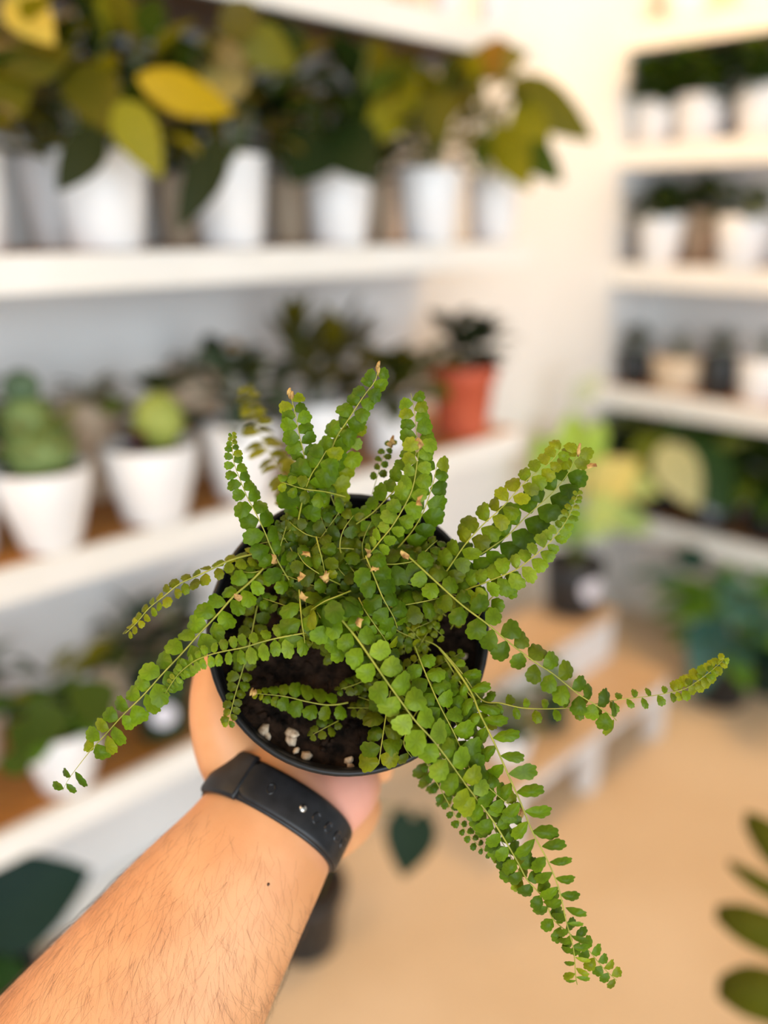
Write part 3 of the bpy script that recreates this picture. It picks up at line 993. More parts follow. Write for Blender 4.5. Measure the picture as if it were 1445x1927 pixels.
def arc_sample(pts):
    d = [0.0]
    for a, b in zip(pts, pts[1:]): d.append(d[-1] + (b - a).length)
    return d


def at_len(pts, d, s):
    for i in range(len(d) - 1):
        if s <= d[i + 1] or i == len(d) - 2:
            t = (s - d[i]) / max(1e-9, d[i + 1] - d[i])
            t = max(0, min(1, t))
            return pts[i].lerp(pts[i + 1], t), (pts[i + 1] - pts[i]).normalized()


def frond(px, z=DEF_Z, s=(22, 30, 8), sp_=0.86, asp=0.86, roll=0, cols=(MID, LGT, DRK), start=0.08, peak=0.35, alt=0.5, fwd=18, rr=0.0008, fill=False, brown=False, lean=0, gap=None, droop=8, sides=(1, 1)):
    n = len(px)
    pts3 = []
    for i, (x, y) in enumerate(px):
        t = i / (n - 1)
        zz = (1 - t) ** 2 * z[0] + 2 * t * (1 - t) * (2 * z[1] - 0.5 * (z[0] + z[2])) + t * t * z[2]
        pts3.append(P(x, y, zz))
    pts = catmull(pts3, 6)
    d = arc_sample(pts)
    tot = d[-1]
    k = len(pts)
    rr = rr * 0.47
    s = tuple(q_ * 1.16 for q_ in s)
    sp_ = sp_ * 1.12
    v, f = tube([p - POT_B for p in pts], [rr * (1.15 - 0.75 * i / (k - 1)) for i in range(k)], 6)
    fo = mk('frond', v, f, M['rachis'], FERN)
    zmean = sum(z) / 3
    fcol = tuple(sum(c_[k_] for c_ in cols) / len(cols) for k_ in range(3))
    q = start * tot
    while q < tot * 0.995:
        t = q / tot
        if t < peak: sz = s[0] + (s[1] - s[0]) * math.sin(t / peak * math.pi / 2)
        else: sz = s[1] + (s[2] - s[1]) * ((t - peak) / (1 - peak)) ** 1.15
        L = sz / FPX * zmean
        step = L * asp * sp_
        if not (gap and gap[0] < t < gap[1]):
            for sgn in (1, -1):
                if FR.random() > sides[0 if sgn > 0 else 1]: continue
                qq = min(tot, q + (alt * step if sgn < 0 else 0))
                p, T = at_len(pts, d, qq)
                N = ((EYE - p).normalized() * 0.85 + Vector((0, 0, 0.35)))
                N = (N - T * N.dot(T)).normalized()
                N = Matrix.Rotation(math.radians(roll), 3, T) @ N
                S = N.cross(T).normalized() * sgn
                fa = math.radians(fwd + FR.uniform(-9, 9) + (30 * max(0, t - 0.8) / 0.2 if s[2] < 14 else 0))
                X = (S * math.cos(fa) + T * math.sin(fa)).normalized()
                dr = math.radians(droop + FR.uniform(-14, 16))
                X = (X * math.cos(dr) - N * math.sin(dr)).normalized()
                Y = N.cross(X).normalized() * 1
                tw = math.radians(FR.uniform(-22, 22))
                Y = Matrix.Rotation(tw, 3, X) @ Y
                Z = X.cross(Y)
                if Z.dot(N) < 0: Y, Z = -Y, -Z
                l2 = L * FR.uniform(0.88, 1.10)
                lv = leaflet_verts(FR, l2, asp * FR.uniform(0.92, 1.12), FR.uniform(0.1, 0.5), FR.uniform(-0.15, 0.3))
                base = p - POT_B + N * (rr * 0.5)
                vv = [base + X * a.x + Y * a.y + Z * a.z for a in lv]
                c = FR.choice(cols)
                c = tuple(0.42 * a + 0.58 * b for a, b in zip(c, fcol))
                j = FR.uniform(0.85, 1.15)
                if t > 0.85 and not fill and FR.random() < 0.5: c = tuple(0.5 * (a + b) for a, b in zip(c, YGR))
                leaflets.append((0 if fill else l2 * l2 * asp, fo, vv, tuple(a * j for a in c)))
        q += step
    if brown:
        e, T = pts[-1], (pts[-1] - pts[-2]).normalized()
        for i in range(3):
            vs, fc = lump(e - POT_B + T * (0.0012 * i) + Vector((FR.uniform(-1, 1), FR.uniform(-1, 1), FR.uniform(-1, 1))) * 0.0006, 0.0016, 900 + i, (0.5, 1.6, 0.8))
            mk('dry_tip', vs, fc, M['dry'], fo)
    return fo


# --- low fronds filling the crown of the plant
FB = (0.430, 0.424, 0.424)
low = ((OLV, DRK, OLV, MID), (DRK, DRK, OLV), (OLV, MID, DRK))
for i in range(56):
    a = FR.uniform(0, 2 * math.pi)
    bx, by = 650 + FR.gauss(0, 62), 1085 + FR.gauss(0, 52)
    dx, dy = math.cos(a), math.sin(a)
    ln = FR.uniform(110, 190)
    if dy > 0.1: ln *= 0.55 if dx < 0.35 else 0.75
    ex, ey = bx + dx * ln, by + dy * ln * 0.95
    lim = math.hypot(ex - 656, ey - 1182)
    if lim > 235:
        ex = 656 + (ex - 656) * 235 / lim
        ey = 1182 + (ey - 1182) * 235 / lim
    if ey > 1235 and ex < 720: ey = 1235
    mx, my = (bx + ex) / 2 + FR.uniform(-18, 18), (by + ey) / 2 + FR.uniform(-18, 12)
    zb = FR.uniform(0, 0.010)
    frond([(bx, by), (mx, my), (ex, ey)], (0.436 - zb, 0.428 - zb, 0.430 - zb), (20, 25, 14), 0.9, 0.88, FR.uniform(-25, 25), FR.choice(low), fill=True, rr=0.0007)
# leafy young growth at the right and lower centre of the pot
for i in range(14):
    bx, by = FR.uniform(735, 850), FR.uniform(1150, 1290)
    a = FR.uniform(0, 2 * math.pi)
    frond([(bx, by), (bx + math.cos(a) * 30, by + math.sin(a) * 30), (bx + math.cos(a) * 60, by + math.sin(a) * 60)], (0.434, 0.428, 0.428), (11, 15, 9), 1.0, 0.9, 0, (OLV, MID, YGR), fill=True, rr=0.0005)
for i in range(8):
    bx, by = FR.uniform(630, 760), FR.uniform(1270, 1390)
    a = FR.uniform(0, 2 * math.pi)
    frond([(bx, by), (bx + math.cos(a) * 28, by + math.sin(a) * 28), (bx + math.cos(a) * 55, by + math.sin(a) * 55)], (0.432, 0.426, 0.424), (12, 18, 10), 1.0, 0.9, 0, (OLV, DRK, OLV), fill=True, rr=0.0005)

# --- fronds that can be picked out
up_z = (0.424, 0.410, 0.408)
frond([(560, 1115), (535, 1077), (512, 1035), (499, 1003), (482, 967), (466, 937), (453, 906), (439, 865), (437, 816)], up_z, (28, 33, 7), 0.82, 0.82, 8, (MID, LGT, MID, DRK), peak=0.45, brown=False)
frond([(600, 985), (582, 930), (574, 881), (571, 851), (563, 818), (557, 785), (547, 744)], up_z, (28, 29, 25), 0.74, 0.80, 0, (MID, LGT, MID, DRK), peak=0.3, brown=True)
frond([(560, 985), (572, 930), (585, 895), (600, 872), (614, 848)], (0.42, 0.404, 0.40), (34, 40, 26), 0.72, 0.85, 0, (DRK, MID, MID), peak=0.4)
frond([(650, 935), (610, 925), (571, 920), (530, 907)], (0.42, 0.406, 0.404), (26, 28, 16), 0.95, 0.8, 0, (MID, OLV, LGT), peak=0.4)
frond([(640, 975), (620, 920), (632, 881), (648, 845), (665, 805)], (0.426, 0.42, 0.418), (30, 34, 20), 0.9, 0.85, 0, (LGT, LGT, YGR), peak=0.5)
frond([(612, 925), (618, 870), (632, 826), (655, 790), (684, 746), (705, 718), (711, 697)], up_z, (22, 29, 19), 0.72, 0.92, 0, (MID, MID, DRK, LGT), peak=0.5, brown=True)
frond([(655, 1000), (672, 985), (700, 966), (725, 941), (748, 916), (767, 887), (781, 858), (786, 839), (784, 817), (780, 776), (773, 740)], up_z, (30, 31, 24), 0.72, 0.84, 0, (MID, MID, LGT), peak=0.4)
frond([(686, 1052), (700, 1037), (716, 1017), (741, 986), (770, 935), (780, 903), (786, 862), (790, 836)], (0.412, 0.398, 0.396), (16, 29, 26), 0.80, 0.86, 0, (LGT, MID, PAL), peak=0.5)
frond([(745, 1035), (775, 1000), (797, 962), (814, 912), (822, 876)], (0.426, 0.414, 0.412), (34, 36, 24), 0.72, 0.9, 10, (MID, MID, DRK), peak=0.5)
frond([(700, 930), (715, 880), (724, 852), (735, 832)], (0.428, 0.43, 0.432), (12, 14, 11), 1.2, 0.8, 0, (MID, OLV), start=0.3, rr=0.0004, brown=True)
frond([(560, 960), (540, 905), (505, 850), (480, 790), (462, 725)], (0.45, 0.50, 0.56), (26, 32, 18), 0.9, 0.85, 0, (OLV, YGR), peak=0.5)
# upper right group
frond([(812, 1110), (840, 1075), (856, 1052), (878, 1021), (907, 989), (936, 963), (955, 944), (974, 922), (999, 897), (1037, 868), (1060, 838)], (0.42, 0.406, 0.404), (30, 34, 22), 0.86, 0.78, 0, (LGT, MID, YGR, OLV), peak=0.35)
frond([(820, 1120), (870, 1062), (904, 1043), (920, 1033), (955, 1008), (986, 976), (1018, 947), (1044, 922), (1069, 890), (1088, 850)], (0.426, 0.413, 0.410), (34, 40, 28), 0.72, 0.85, 0, (MID, MID, DRK), peak=0.55, brown=True)
frond([(850, 1130), (878, 1110), (904, 1100), (936, 1087), (971, 1072), (1002, 1049), (1031, 1024), (1053, 998), (1071, 970), (1087, 930)], (0.422, 0.402, 0.40), (28, 32, 9), 0.84, 0.74, 0, (LGT, PAL, LGT, MID), peak=0.35)
frond([(900, 1160), (920, 1130), (940, 1110), (950, 1085)], (0.424, 0.414, 0.412), (28, 30, 22), 0.9, 0.85, 0, (LGT, MID), peak=0.5)
# right, running down
frond([(755, 1035), (787, 1064), (826, 1100), (871, 1140), (915, 1173), (959, 1210), (1004, 1244), (1043, 1270), (1088, 1306), (1123, 1328), (1152, 1348), (1160, 1356)], (0.41, 0.398, 0.404), (30, 34, 30), 0.92, 0.86, 6, (MID, LGT, OLV, DRK), peak=0.4, rr=0.001)
frond([(800, 1205), (826, 1219), (870, 1268), (906, 1317), (941, 1323), (981, 1332), (1026, 1334), (1070, 1332), (1114, 1326), (1167, 1316), (1207, 1312), (1247, 1306), (1291, 1295), (1331, 1268), (1362, 1241)], (0.425, 0.408, 0.415), (16, 22, 12), 1.9, 0.66, 0, (MID, OLV, LGT), start=0.12, peak=0.45, rr=0.0007, gap=(0.80, 0.83))
frond([(1262, 1303), (1291, 1295), (1331, 1268), (1362, 1241)], (0.414, 0.414, 0.4148), (16, 22, 12), 0.62, 0.8, 20, (YGR, LGT, YGR), start=0.05, peak=0.4, rr=0.0005)
# left group
frond([(520, 1030), (490, 1040), (458, 1047), (427, 1057), (394, 1073), (363, 1087), (336, 1100), (311, 1120), (281, 1144), (257, 1172), (236, 1192)], (0.428, 0.412, 0.410), (24, 25, 13), 0.98, 0.76, 25, (MID, OLV, YGR), peak=0.3, rr=0.001)
frond([(520, 1045), (473, 1093), (439, 1123), (409, 1157), (375, 1193), (342, 1230), (305, 1269), (269, 1309), (232, 1345), (196, 1385), (167, 1415)], (0.424, 0.406, 0.408), (28, 37, 28), 0.82, 0.78, 0, (MID, LGT, MID, LGT), peak=0.55, rr=0.0011)
frond([(172, 1410), (150, 1438), (128, 1468), (118, 1488)], (0.408, 0.410, 0.412), (26, 29, 22), 1.6, 0.5, 10, (DRK, MID), start=0.55, peak=0.5, rr=0.0004)
frond([(585, 1190), (570, 1192), (526, 1200), (493, 1208), (460, 1218), (415, 1227), (384, 1236), (360, 1248), (333, 1272), (311, 1305)], (0.408, 0.396, 0.400), (36, 33, 9), 0.98, 0.60, 0, (LGT, LGT, PAL, MID), peak=0.15, fwd=6)
frond([(490, 1120), (482, 1150), (467, 1224), (454, 1269), (442, 1309), (436, 1333), (430, 1358)], (0.432, 0.422, 0.418), (24, 25, 12), 0.86, 0.80, 0, (OLV, MID, OLV), peak=0.4)
frond([(655, 1322), (632, 1326), (609, 1326), (576, 1320), (543, 1312), (515, 1308), (480, 1305)], (0.430, 0.424, 0.422), (26, 30, 8), 0.80, 0.86, 0, (OLV, MID, MID), peak=0.4, brown=True)
frond([(440, 1050), (470, 1100), (480, 1140)], (0.43, 0.424, 0.424), (20, 24, 18), 0.9, 0.85, 0, (OLV, DRK), fill=True)
# middle
frond([(688, 1046), (704, 1085), (720, 1124), (740, 1160), (748, 1182)], (0.402, 0.398, 0.404), (30, 34, 26), 0.74, 0.86, 0, (DRK, MID, MID), peak=0.4)
frond([(675, 1125), (687, 1149), (704, 1174), (723, 1201), (734, 1220)], (0.408, 0.402, 0.406), (20, 25, 20), 0.8, 0.9, 0, (MID, LGT), peak=0.4)
frond([(660, 1112), (635, 1122), (610, 1132), (585, 1148)], (0.404, 0.396, 0.398), (38, 44, 34), 0.50, 0.8, 38, (DRK, MID, DRK), peak=0.5, droop=25)
frond([(563, 1110), (566, 1150), (569, 1178), (573, 1205), (575, 1232)], (0.410, 0.402, 0.406), (34, 42, 26), 1.05, 0.66, 0, (MID, MID, OLV), peak=0.5, gap=(0.72, 1.0))
frond([(590, 1140), (604, 1163), (626, 1188), (648, 1215)], (0.406, 0.400, 0.404), (30, 34, 26), 0.85, 0.8, 0, (LGT, MID), peak=0.4)
frond([(735, 1142), (751, 1140), (781, 1135), (811, 1129), (840, 1122)], (0.418, 0.412, 0.414), (28, 31, 22), 0.85, 0.75, 0, (OLV, MID, DRK), peak=0.4)
frond([(595, 1010), (600, 1030), (606, 1052), (612, 1082)], (0.412, 0.406, 0.408), (22, 27, 18), 0.9, 0.85, 30, (OLV, MID), peak=0.4, brown=True)
frond([(700, 1060), (735, 1062), (770, 1058), (800, 1050)], (0.416, 0.410, 0.412), (30, 33, 24), 0.8, 0.8, 0, (DRK, MID, OLV), peak=0.4)
frond([(640, 1100), (610, 1085), (575, 1062), (560, 1040)], (0.416, 0.410, 0.412), (26, 30, 22), 0.8, 0.85, 10, (OLV, DRK, MID), peak=0.4)
frond([(655, 1060), (640, 1035), (645, 1000), (665, 970)], (0.424, 0.418, 0.420), (26, 28, 20), 0.8, 0.85, 0, (OLV, DRK), peak=0.4)
# lower right cascade
frond([(610, 1128), (632, 1154), (665, 1193), (695, 1235), (723, 1276), (751, 1315), (781, 1356), (814, 1392), (842, 1428), (874, 1473), (896, 1502)], (0.402, 0.390, 0.394), (30, 40, 34), 0.84, 0.88, 0, (LGT, LGT, MID, PAL), peak=0.45, rr=0.0012)
frond([(874, 1473), (896, 1502), (925, 1541), (950, 1581), (975, 1624), (993, 1657), (1025, 1693), (1040, 1729), (1072, 1757), (1105, 1786), (1133, 1819), (1160, 1845)], (0.400, 0.404, 0.410), (34, 34, 19), 0.92, 0.80, 15, (MID, MID, DRK, LGT), peak=0.1, rr=0.0009)
frond([(780, 1215), (792, 1246), (809, 1287), (828, 1329), (856, 1383), (885, 1448), (914, 1477), (946, 1505), (975, 1527)], (0.416, 0.402, 0.402), (28, 36, 22), 0.82, 0.84, 0, (MID, LGT, MID, DRK), peak=0.5, brown=True)
frond([(826, 1219), (860, 1262), (888, 1306), (902, 1341), (928, 1394), (953, 1451), (979, 1509), (1004, 1570), (1029, 1617), (1051, 1671), (1065, 1732), (1079, 1786), (1083, 1836), (1086, 1853)], (0.422, 0.398, 0.404), (30, 44, 20), 1.42, 0.46, 18, (MID, LGT, MID), start=0.1, peak=0.45, rr=0.0011, fwd=24)
frond([(860, 1400), (880, 1455), (905, 1505), (930, 1560), (960, 1610), (985, 1655)], (0.414, 0.412, 0.412), (32, 34, 26), 0.72, 0.82, -10, (MID, DRK, LGT), peak=0.4)
frond([(785, 1395), (815, 1460), (840, 1505), (856, 1534), (881, 1570), (910, 1599), (946, 1619)], (0.424, 0.420, 0.416), (13, 15, 9), 1.3, 0.78, 0, (MID, DRK), start=0.15, peak=0.4, rr=0.0006)
frond([(735, 1300), (726, 1348), (720, 1387), (715, 1420), (713, 1436)], (0.424, 0.412, 0.410), (32, 35, 34), 0.78, 0.82, 0, (OLV, MID, OLV), peak=0.4)
frond([(790, 1330), (770, 1365), (760, 1400), (775, 1425)], (0.424, 0.416, 0.416), (26, 30, 24), 0.85, 0.85, 0, (OLV, MID), fill=True)
frond([(790, 1420), (815, 1450), (835, 1480), (850, 1500)], (0.430, 0.436, 0.44), (28, 30, 22), 0.9, 0.8, 0, (OLV, MID), peak=0.4)
frond([(835, 1235), (870, 1290), (905, 1330), (930, 1350)], (0.424, 0.416, 0.414), (24, 30, 22), 0.85, 0.84, 0, (MID, LGT, OLV), peak=0.4)
frond([(800, 1270), (840, 1330), (880, 1400), (905, 1440)], (0.42, 0.410, 0.410), (30, 34, 26), 0.8, 0.85, 10, (LGT, MID, DRK), peak=0.4)

leaflets.sort(key=lambda t: -t[0])
for sc_, fo, vv, c in leaflets[:300]:
    o = mk('leaflet', vv, LFACES, M['fern'], fo)
    at = o.data.color_attributes.new('tint', 'FLOAT_COLOR', 'POINT')
    at.data.foreach_set('color', leaf_tint(c))
bv, bf, bc = [], [], []
for sc_, fo, vv, c in leaflets[300:]:
    b = len(bv)
    bv += vv
    bf += [tuple(b + k for k in t) for t in LFACES]
    bc += leaf_tint(c)
o = mk('leaflets', bv, bf, M['fern'], FERN)
o.data.color_attributes.new('tint', 'FLOAT_COLOR', 'POINT').data.foreach_set('color', bc)
tag(o, kind='stuff')

# dry curled scraps among the leaflets
for i, (px, py, z_) in enumerate(((512, 1053, 0.398), (573, 1048, 0.398), (570, 1088, 0.398), (574, 1122, 0.396), (611, 1084, 0.396), (688, 1043, 0.394), (706, 1076, 0.394), (680, 1172, 0.394), (764, 1042, 0.40), (735, 833, 0.428), (785, 835, 0.39), (1113, 880, 0.406), (792, 945, 0.394), (450, 1120, 0.405), (657, 1232, 0.40))):
    cpt = P(px, py, z_) - POT_B
    vs, fc = [], []
    for a in range(5):
        for b in range(3):
            ang = a * 0.7
            q = PX * (math.sin(ang) * 0.0022) + POT_N * (math.cos(ang) * 0.0015) + PY * ((b - 1) * 0.0024 * (1 - 0.2 * a)) + Vector((FR.uniform(-1, 1), FR.uniform(-1, 1), FR.uniform(-1, 1))) * 0.0008
            vs.append(cpt + Matrix.Rotation(i * 1.3, 3, POT_N) @ q)
    for a in range(4):
        for b in range(2):
            k = a * 3 + b
            fc.append((k, k + 1, k + 4, k + 3))
    o = mk('dry_leaflet', vs, fc, M['dry'], FERN)

# ------------------------------------------------------------------ the arm and hand that hold the pot
m, nt, b, out = new_mat('skin')
c1, n1 = noise_mix(nt, (0.60, 0.265, 0.108), (0.69, 0.335, 0.152), 26, detail=5)
# the heel of the palm is pinker skin
geo = nt.nodes.new('ShaderNodeNewGeometry')
dist = nt.nodes.new('ShaderNodeVectorMath')
dist.operation = 'DISTANCE'
nt.links.new(geo.outputs['Position'], dist.inputs[0])
PALM_HEEL = P(655, 1500, 0.475)
dist.inputs[1].default_value = PALM_HEEL
mr = nt.nodes.new('ShaderNodeMapRange')
mr.inputs['From Min'].default_value, mr.inputs['From Max'].default_value = 0.012, 0.045
mr.inputs['To Min'].default_value, mr.inputs['To Max'].default_value = 0.75, 0.0
nt.links.new(dist.outputs['Value'], mr.inputs['Value'])
mx = nt.nodes.new('ShaderNodeMix')
mx.data_type = 'RGBA'
nt.links.new(mr.outputs[0], mx.inputs[0])
nt.links.new(c1, mx.inputs[6])
mx.inputs[7].default_value = (0.74, 0.34, 0.28, 1)
nt.links.new(mx.outputs[2], b.inputs['Base Color'])
b.inputs['Roughness'].default_value = 0.5
b.inputs['Specular IOR Level'].default_value = 0.35
b.inputs['Subsurface Weight'].default_value = 0.12
b.inputs['Subsurface Radius'].default_value = (0.006, 0.0025, 0.0012)
b.inputs['Subsurface Scale'].default_value = 1.0
vn = nt.nodes.new('ShaderNodeTexVoronoi')
vn.inputs['Scale'].default_value = 700
bump(nt, b, vn.outputs['Distance'], 0.15, 0.0004)
M['skin'] = m

ARM = [(-430, 2830, 0.416, 0.0680, 0.053), (-240, 2575, 0.424, 0.0690, 0.051), (-60, 2330, 0.430, 0.0665, 0.049), (105, 2110, 0.437, 0.0650, 0.047), (268, 1910, 0.444, 0.0598, 0.043), (385, 1738, 0.452, 0.0505, 0.037),
       (473, 1612, 0.460, 0.0422, 0.0315), (520, 1532, 0.470, 0.0388, 0.028), (545, 1492, 0.484, 0.0410, 0.026)]
st = [(P(x, y, z_), a, b_) for x, y, z_, a, b_ in ARM]
st += [(C3(-0.047, 0.163, 0.502), 0.0455, 0.0225), (C3(-0.040, 0.166, 0.522), 0.0450, 0.0185), (C3(-0.034, 0.165, 0.545), 0.0410, 0.0145)]
cen = catmull([s_[0] for s_ in st], 5)
aa = catmull([Vector((s_[1], s_[2], 0)) for s_ in st], 5)
NS = 40


def frame(i):
    T = (cen[min(i + 1, len(cen) - 1)] - cen[max(i - 1, 0)]).normalized()
    vd = (cen[i] - EYE).normalized()
    W = vd.cross(T).normalized()
    if W.dot(RT) < 0: W = -W
    B = T.cross(W).normalized()
    if B.dot(vd) > 0: B = -B
    return T, W, B


def section(i, th, grow=0.0):
    T, W, B = frame(i)
    a, b_ = aa[i].x + grow, aa[i].y + grow
    c, s_ = math.cos(th), math.sin(th)
    e = 2 / 2.25
    return cen[i] + W * (a * math.copysign(abs(c) ** e, c)) + B * (b_ * math.copysign(abs(s_) ** e, s_))


hv, hf = [], []
for i in range(len(cen)):
    hv += [section(i, 2 * math.pi * k / NS) for k in range(NS)]
for i in range(len(cen) - 1):
    for k in range(NS):
        j = (k + 1) % NS
        hf.append((i * NS + k, i * NS + j, (i + 1) * NS + j, (i + 1) * NS + k))
hf.append(tuple(range(NS - 1, -1, -1)))
hf.append(tuple((len(cen) - 1) * NS + k for k in range(NS)))


def add_tube(pts, rads):
    p2 = catmull(pts, 5)
    r2 = [q.x for q in catmull([Vector((r_, 0, 0)) for r_ in rads], 5)]
    # rounded fingertip
    T = (p2[-1] - p2[-2]).normalized()
    rt = r2[-1]
    for k in (0.35, 0.65, 0.87, 0.97):
        p2.append(pts[-1] + T * rt * k)
        r2.append(rt * math.sqrt(1 - k * k))
    v_, f_ = tube(p2, r2, 18)
    b0 = len(hv)
    hv.extend(v_)
    hf.extend(tuple(b0 + k for k in t) for t in f_)


# thumb along the left wall of the pot
add_tube([P(500, 1480, 0.490), P(446, 1430, 0.482), P(413, 1370, 0.474), P(402, 1312, 0.474), P(404, 1258, 0.480)], [0.024, 0.0215, 0.0165, 0.0135, 0.0115])
# heel of the palm, little-finger side
add_tube([P(575, 1530, 0.478), P(628, 1500, 0.486), P(655, 1478, 0.505)], [0.022, 0.022, 0.020])
# four fingers curled under the bottom of the pot
for k, (x0, x1, ln, r_) in enumerate(((-0.068, -0.066, 0.92, 0.0098), (-0.046, -0.040, 1.0, 0.0102), (-0.024, -0.014, 0.94, 0.0097), (-0.004, 0.010, 0.76, 0.0085))):
    bc_ = POT_B
    # the bottom plane of the pot, fingers lie just under it
    def under(x, y, gap=r_ + 0.0012):
        q = C3(x, y, 0.5)
        dd = (q - bc_).dot(POT_N)
        # slide along the view axis onto the plane below the pot bottom
        t_ = ((bc_ - POT_N * gap) - q).dot(POT_N) / FW.dot(POT_N)
        return q + FW * t_
    add_tube([C3(x0, 0.166, 0.538), C3(x0 * 0.96 + x1 * 0.04, 0.153, 0.555), under(x0 * 0.5 + x1 * 0.5, 0.152 - 0.032 * ln), under(x1, 0.152 - 0.058 * ln), under(x1, 0.152 - 0.082 * ln)],
             [r_ * 1.25, r_ * 1.15, r_ * 1.05, r_ * 0.98, r_ * 0.85])

ao = mk('arm_draft', hv, hf, None)
md = ao.modifiers.new('remesh', 'REMESH')
md.mode = 'VOXEL'
md.voxel_size = 0.0022
md = ao.modifiers.new('smooth', 'SMOOTH')
md.factor, md.iterations = 0.5, 10
dg = bpy.context.evaluated_depsgraph_get()
am = bpy.data.meshes.new_from_object(ao.evaluated_get(dg))
bpy.data.objects.remove(ao)
am.name = 'person'
am.materials.clear()
am.materials.append(M['skin'])
am.polygons.foreach_set('use_smooth', [True] * len(am.polygons))
PERSON = link('person', am)
tag(PERSON, 'hairy bare forearm with a watch, hand under the fern pot', 'person')

# hair of the forearm
M['hair'] = noisy('arm_hair', (0.022, 0.010, 0.005), (0.06, 0.028, 0.013), 80, 0.5)
HR = random.Random(8)
T5 = None
strap_i = 35
Tw, Ww, Bw = frame(strap_i)
area_l, tri = [], []
tot = 0.0
for pl in am.polygons:
    c = pl.center
    s_along = (c - cen[strap_i]).dot(Tw)
    if s_along > -0.022: continue
    nrm = pl.normal
    facing = nrm.dot((EYE - c).normalized())
    w_ = pl.area * (1.0 if facing > -0.2 else 0.25)
    # hair thins out towards the wrist
    w_ *= max(0.12, min(1.0, (-s_along - 0.015) / 0.05))
    tot += w_
    area_l.append(tot)
    tri.append(pl.index)
import bisect
hv2, hf2 = [], []
for i in range(9000):
    pl = am.polygons[tri[min(len(tri) - 1, bisect.bisect(area_l, HR.uniform(0, tot)))]]
    vs = [am.vertices[k].co for k in pl.vertices]
    w1, w2 = HR.random(), HR.random()
    c = vs[0].lerp(vs[1], w1).lerp(vs[3 if len(vs) > 3 else 2].lerp(vs[2], w1), w2)
    nrm = pl.normal
    lat = max(-1, min(1, nrm.dot(Ww)))           # -1 on the left flank, +1 on the right
    d = (-Tw * (0.9 - 0.55 * max(0, lat)) + Ww * (0.35 + 0.9 * max(0, lat + 0.1)) * (1 if lat > -0.2 else 0.6))
    d = d + Vector((HR.uniform(-1, 1), HR.uniform(-1, 1), HR.uniform(-1, 1))) * 0.42
    d = (d - nrm * d.dot(nrm)).normalized()
    bend = nrm.cross(d) * HR.uniform(-1.3, 1.0)
    L = HR.uniform(0.007, 0.019)
    r_ = HR.uniform(0.00002, 0.00004)
    pts = []
    for k in range(6):
        t = k / 5
        pts.append(c + d * (L * t) + bend * (L * 0.5 * t * t) + nrm * (L * (0.42 * t - 0.36 * t * t)) - nrm * 0.0003 * (1 - t))
    v_, f_ = tube(pts, [r_, r_, r_, r_ * 0.85, r_ * 0.6, r_ * 0.25], 3, cap=False)
    b0 = len(hv2)
    hv2 += v_
    hf2 += [tuple(b0 + k for k in t) for t in f_]
ho = mk('arm_hair', hv2, hf2, M['hair'], PERSON)
tag(ho, kind='stuff')
# small mole
bvh = BVHTree.FromPolygons([v_.co for v_ in am.vertices], [p_.vertices for p_ in am.polygons])
hit = bvh.ray_cast(EYE, (P(505, 1664, 1) - EYE).normalized())
if hit[0] is not None:
    vs, fc = lump(hit[0], 0.0009, 77)
    mk('mole', vs, fc, M['hair'], PERSON)

# ------------------------------------------------------------------ the watch
M['strap'] = noisy('black_rubber', (0.009, 0.009, 0.010), (0.015, 0.015, 0.017), 150, 0.42, spec=0.35)
M['steel'] = noisy('steel_pin', (0.55, 0.52, 0.48), (0.7, 0.67, 0.62), 80, 0.25)
M['steel'].node_tree.nodes['Principled BSDF'].inputs['Metallic'].default_value = 1.0
M['glass'] = noisy('watch_glass', (0.005, 0.005, 0.006), (0.008, 0.008, 0.01), 30, 0.08)
WATCH = empty('wristwatch', cen[strap_i], 'black rubber-strapped watch worn on the wrist', 'watch')
wo = cen[strap_i]


def on_wrist(th, s_, grow):
    """point on the strap at angle th round the wrist, s_ metres along the arm"""
    T, W, B = frame(strap_i)
    # follow the arm's own taper along the strap width
    i0 = strap_i
    q = section(i0, th, grow) - cen[i0]
    step = (cen[i0 + 1] - cen[i0 - 1]).length / 2
    g = (aa[i0 + 1].x - aa[i0 - 1].x) / 2 / step * s_
    q = q * (1 + g / aa[i0].x)
    return q + T * s_


def band(name, th0, th1, width, g0, g1, mat, n=48, round_ends=False, parent=None, closed=False, shift=0.0):
    vs, fs = [], []
    prof = [(-0.5, 0.0), (-0.5, 0.55), (-0.46, 0.85), (-0.40, 1.0), (-0.2, 1.0), (0.2, 1.0), (0.40, 1.0), (0.46, 0.85), (0.5, 0.55), (0.5, 0.0)]
    m_ = len(prof)
    cnt = n if closed else n + 1
    for i in range(cnt):
        t = i / n
        th = th0 + (th1 - th0) * t
        wd = width
        if round_ends and not closed:
            e = min(t, 1 - t) * abs(th1 - th0) * 0.036
            rr_ = width * 0.42
            if e < rr_: wd = width * (0.25 + 0.75 * math.sqrt(max(0.0, 1 - ((rr_ - e) / rr_) ** 2)))
        for u_, k in prof:
            vs.append(on_wrist(th, u_ * wd + shift, g0 + (g1 - g0) * k))
    for i in range(n):
        i2 = (i + 1) % cnt
        for k in range(m_):
            k2 = (k + 1) % m_
            fs.append((i * m_ + k, i * m_ + k2, i2 * m_ + k2, i2 * m_ + k))
    if not closed:
        fs.append(tuple(range(m_ - 1, -1, -1)))
        fs.append(tuple(n * m_ + k for k in range(m_)))
    o_ = mk(name, vs, fs, mat, parent if parent is not None else WATCH)
    bm = bmesh.new()
    bm.from_mesh(o_.data)
    bmesh.ops.recalc_face_normals(bm, faces=bm.faces)
    bm.to_mesh(o_.data)
    bm.free()
    return o_


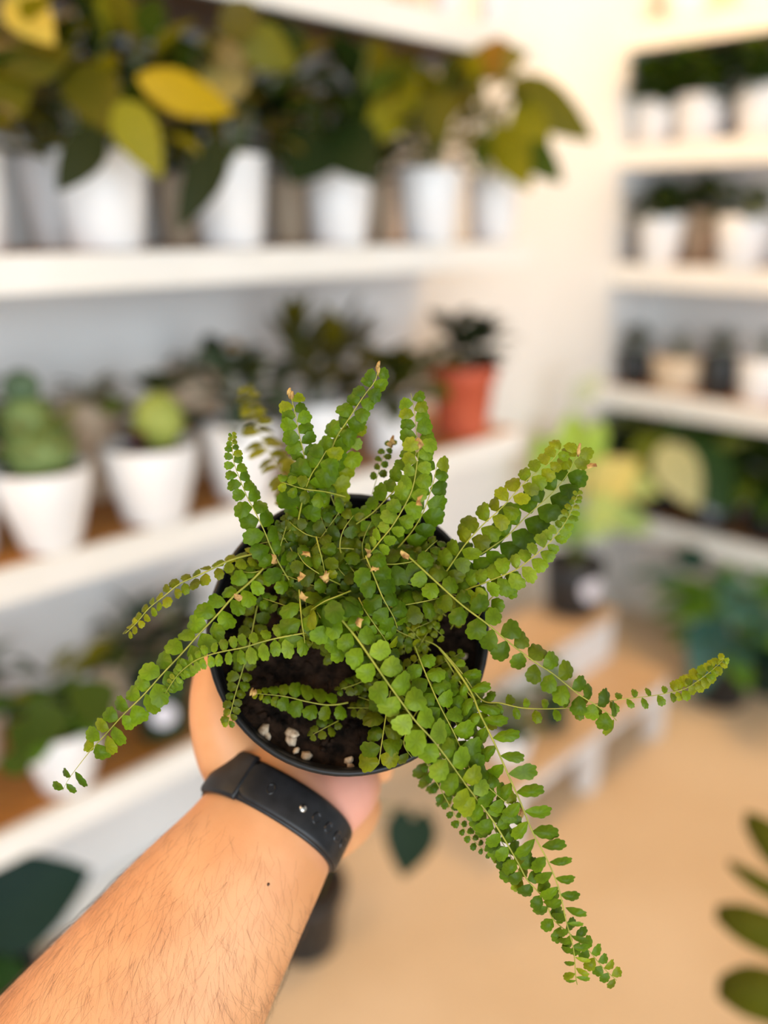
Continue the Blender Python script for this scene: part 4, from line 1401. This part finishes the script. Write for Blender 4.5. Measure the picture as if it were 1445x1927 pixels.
D2 = math.radians
strap = band('strap', 0, 2 * math.pi, 0.0240, 0.0003, 0.0022, M['strap'], 96, closed=True)
tail = band('strap_end', D2(-12), D2(126), 0.0215, 0.0020, 0.0040, M['strap'], 60, round_ends=True)
keeper = band('strap_keeper', D2(121), D2(166), 0.0262, 0.0015, 0.0046, M['strap'], 20, round_ends=False)
for k, th in enumerate((100, 78, 66, 53, 40, 27)):
    s_ = 0.0
    c = on_wrist(D2(th), s_, 0.0041)
    T, W, B = frame(strap_i)
    n_ = (on_wrist(D2(th), 0, 0.006) - on_wrist(D2(th), 0, 0.0)).normalized()
    x_ = T
    y_ = n_.cross(x_)
    rr_ = 0.0016
    if th == 78:
        v_, f_ = lathe([(0, 0.0009), (0.0012, 0.0008), (0.0020, 0.0003), (0.0022, -0.0008), (0, -0.001)], 16)
        mk('clasp_pin', [c + y_ * p_[0] + x_ * p_[1] + n_ * p_[2] for p_ in v_], f_, M['steel'], WATCH)['label'] = 'small steel clasp pin'
    else:
        v_, f_ = lathe([(0, -0.0006), (rr_, -0.0006), (rr_ * 1.15, 0.0002), (rr_ * 1.45, 0.0002), (rr_ * 1.55, -0.0004)], 14)
        mk('strap_hole', [c + y_ * p_[0] + x_ * p_[1] * 1.3 + n_ * p_[2] for p_ in v_], f_, M['glass'], tail)
# case on the outer side of the wrist
c = on_wrist(D2(-90), 0, 0.006)
T, W, B = frame(strap_i)
bm = bmesh.new()
bmesh.ops.create_cube(bm, size=1.0)
bmesh.ops.bevel(bm, geom=list(bm.edges), offset=0.2, segments=4, affect='EDGES')
for v_ in bm.verts:
    v_.co = c + T * (v_.co.x * 0.038) + W * (v_.co.y * 0.034) + B * (v_.co.z * 0.0105)
bmesh.ops.recalc_face_normals(bm, faces=bm.faces)
obj_bm('case', bm, M['strap'], WATCH, True)
c2 = c - B * 0.0048
bm = bmesh.new()
bmesh.ops.create_cube(bm, size=1.0)
bmesh.ops.bevel(bm, geom=list(bm.edges), offset=0.12, segments=3, affect='EDGES')
for v_ in bm.verts:
    v_.co = c2 + T * (v_.co.x * 0.032) + W * (v_.co.y * 0.028) + B * (v_.co.z * 0.002)
obj_bm('screen', bm, M['glass'], WATCH, True)
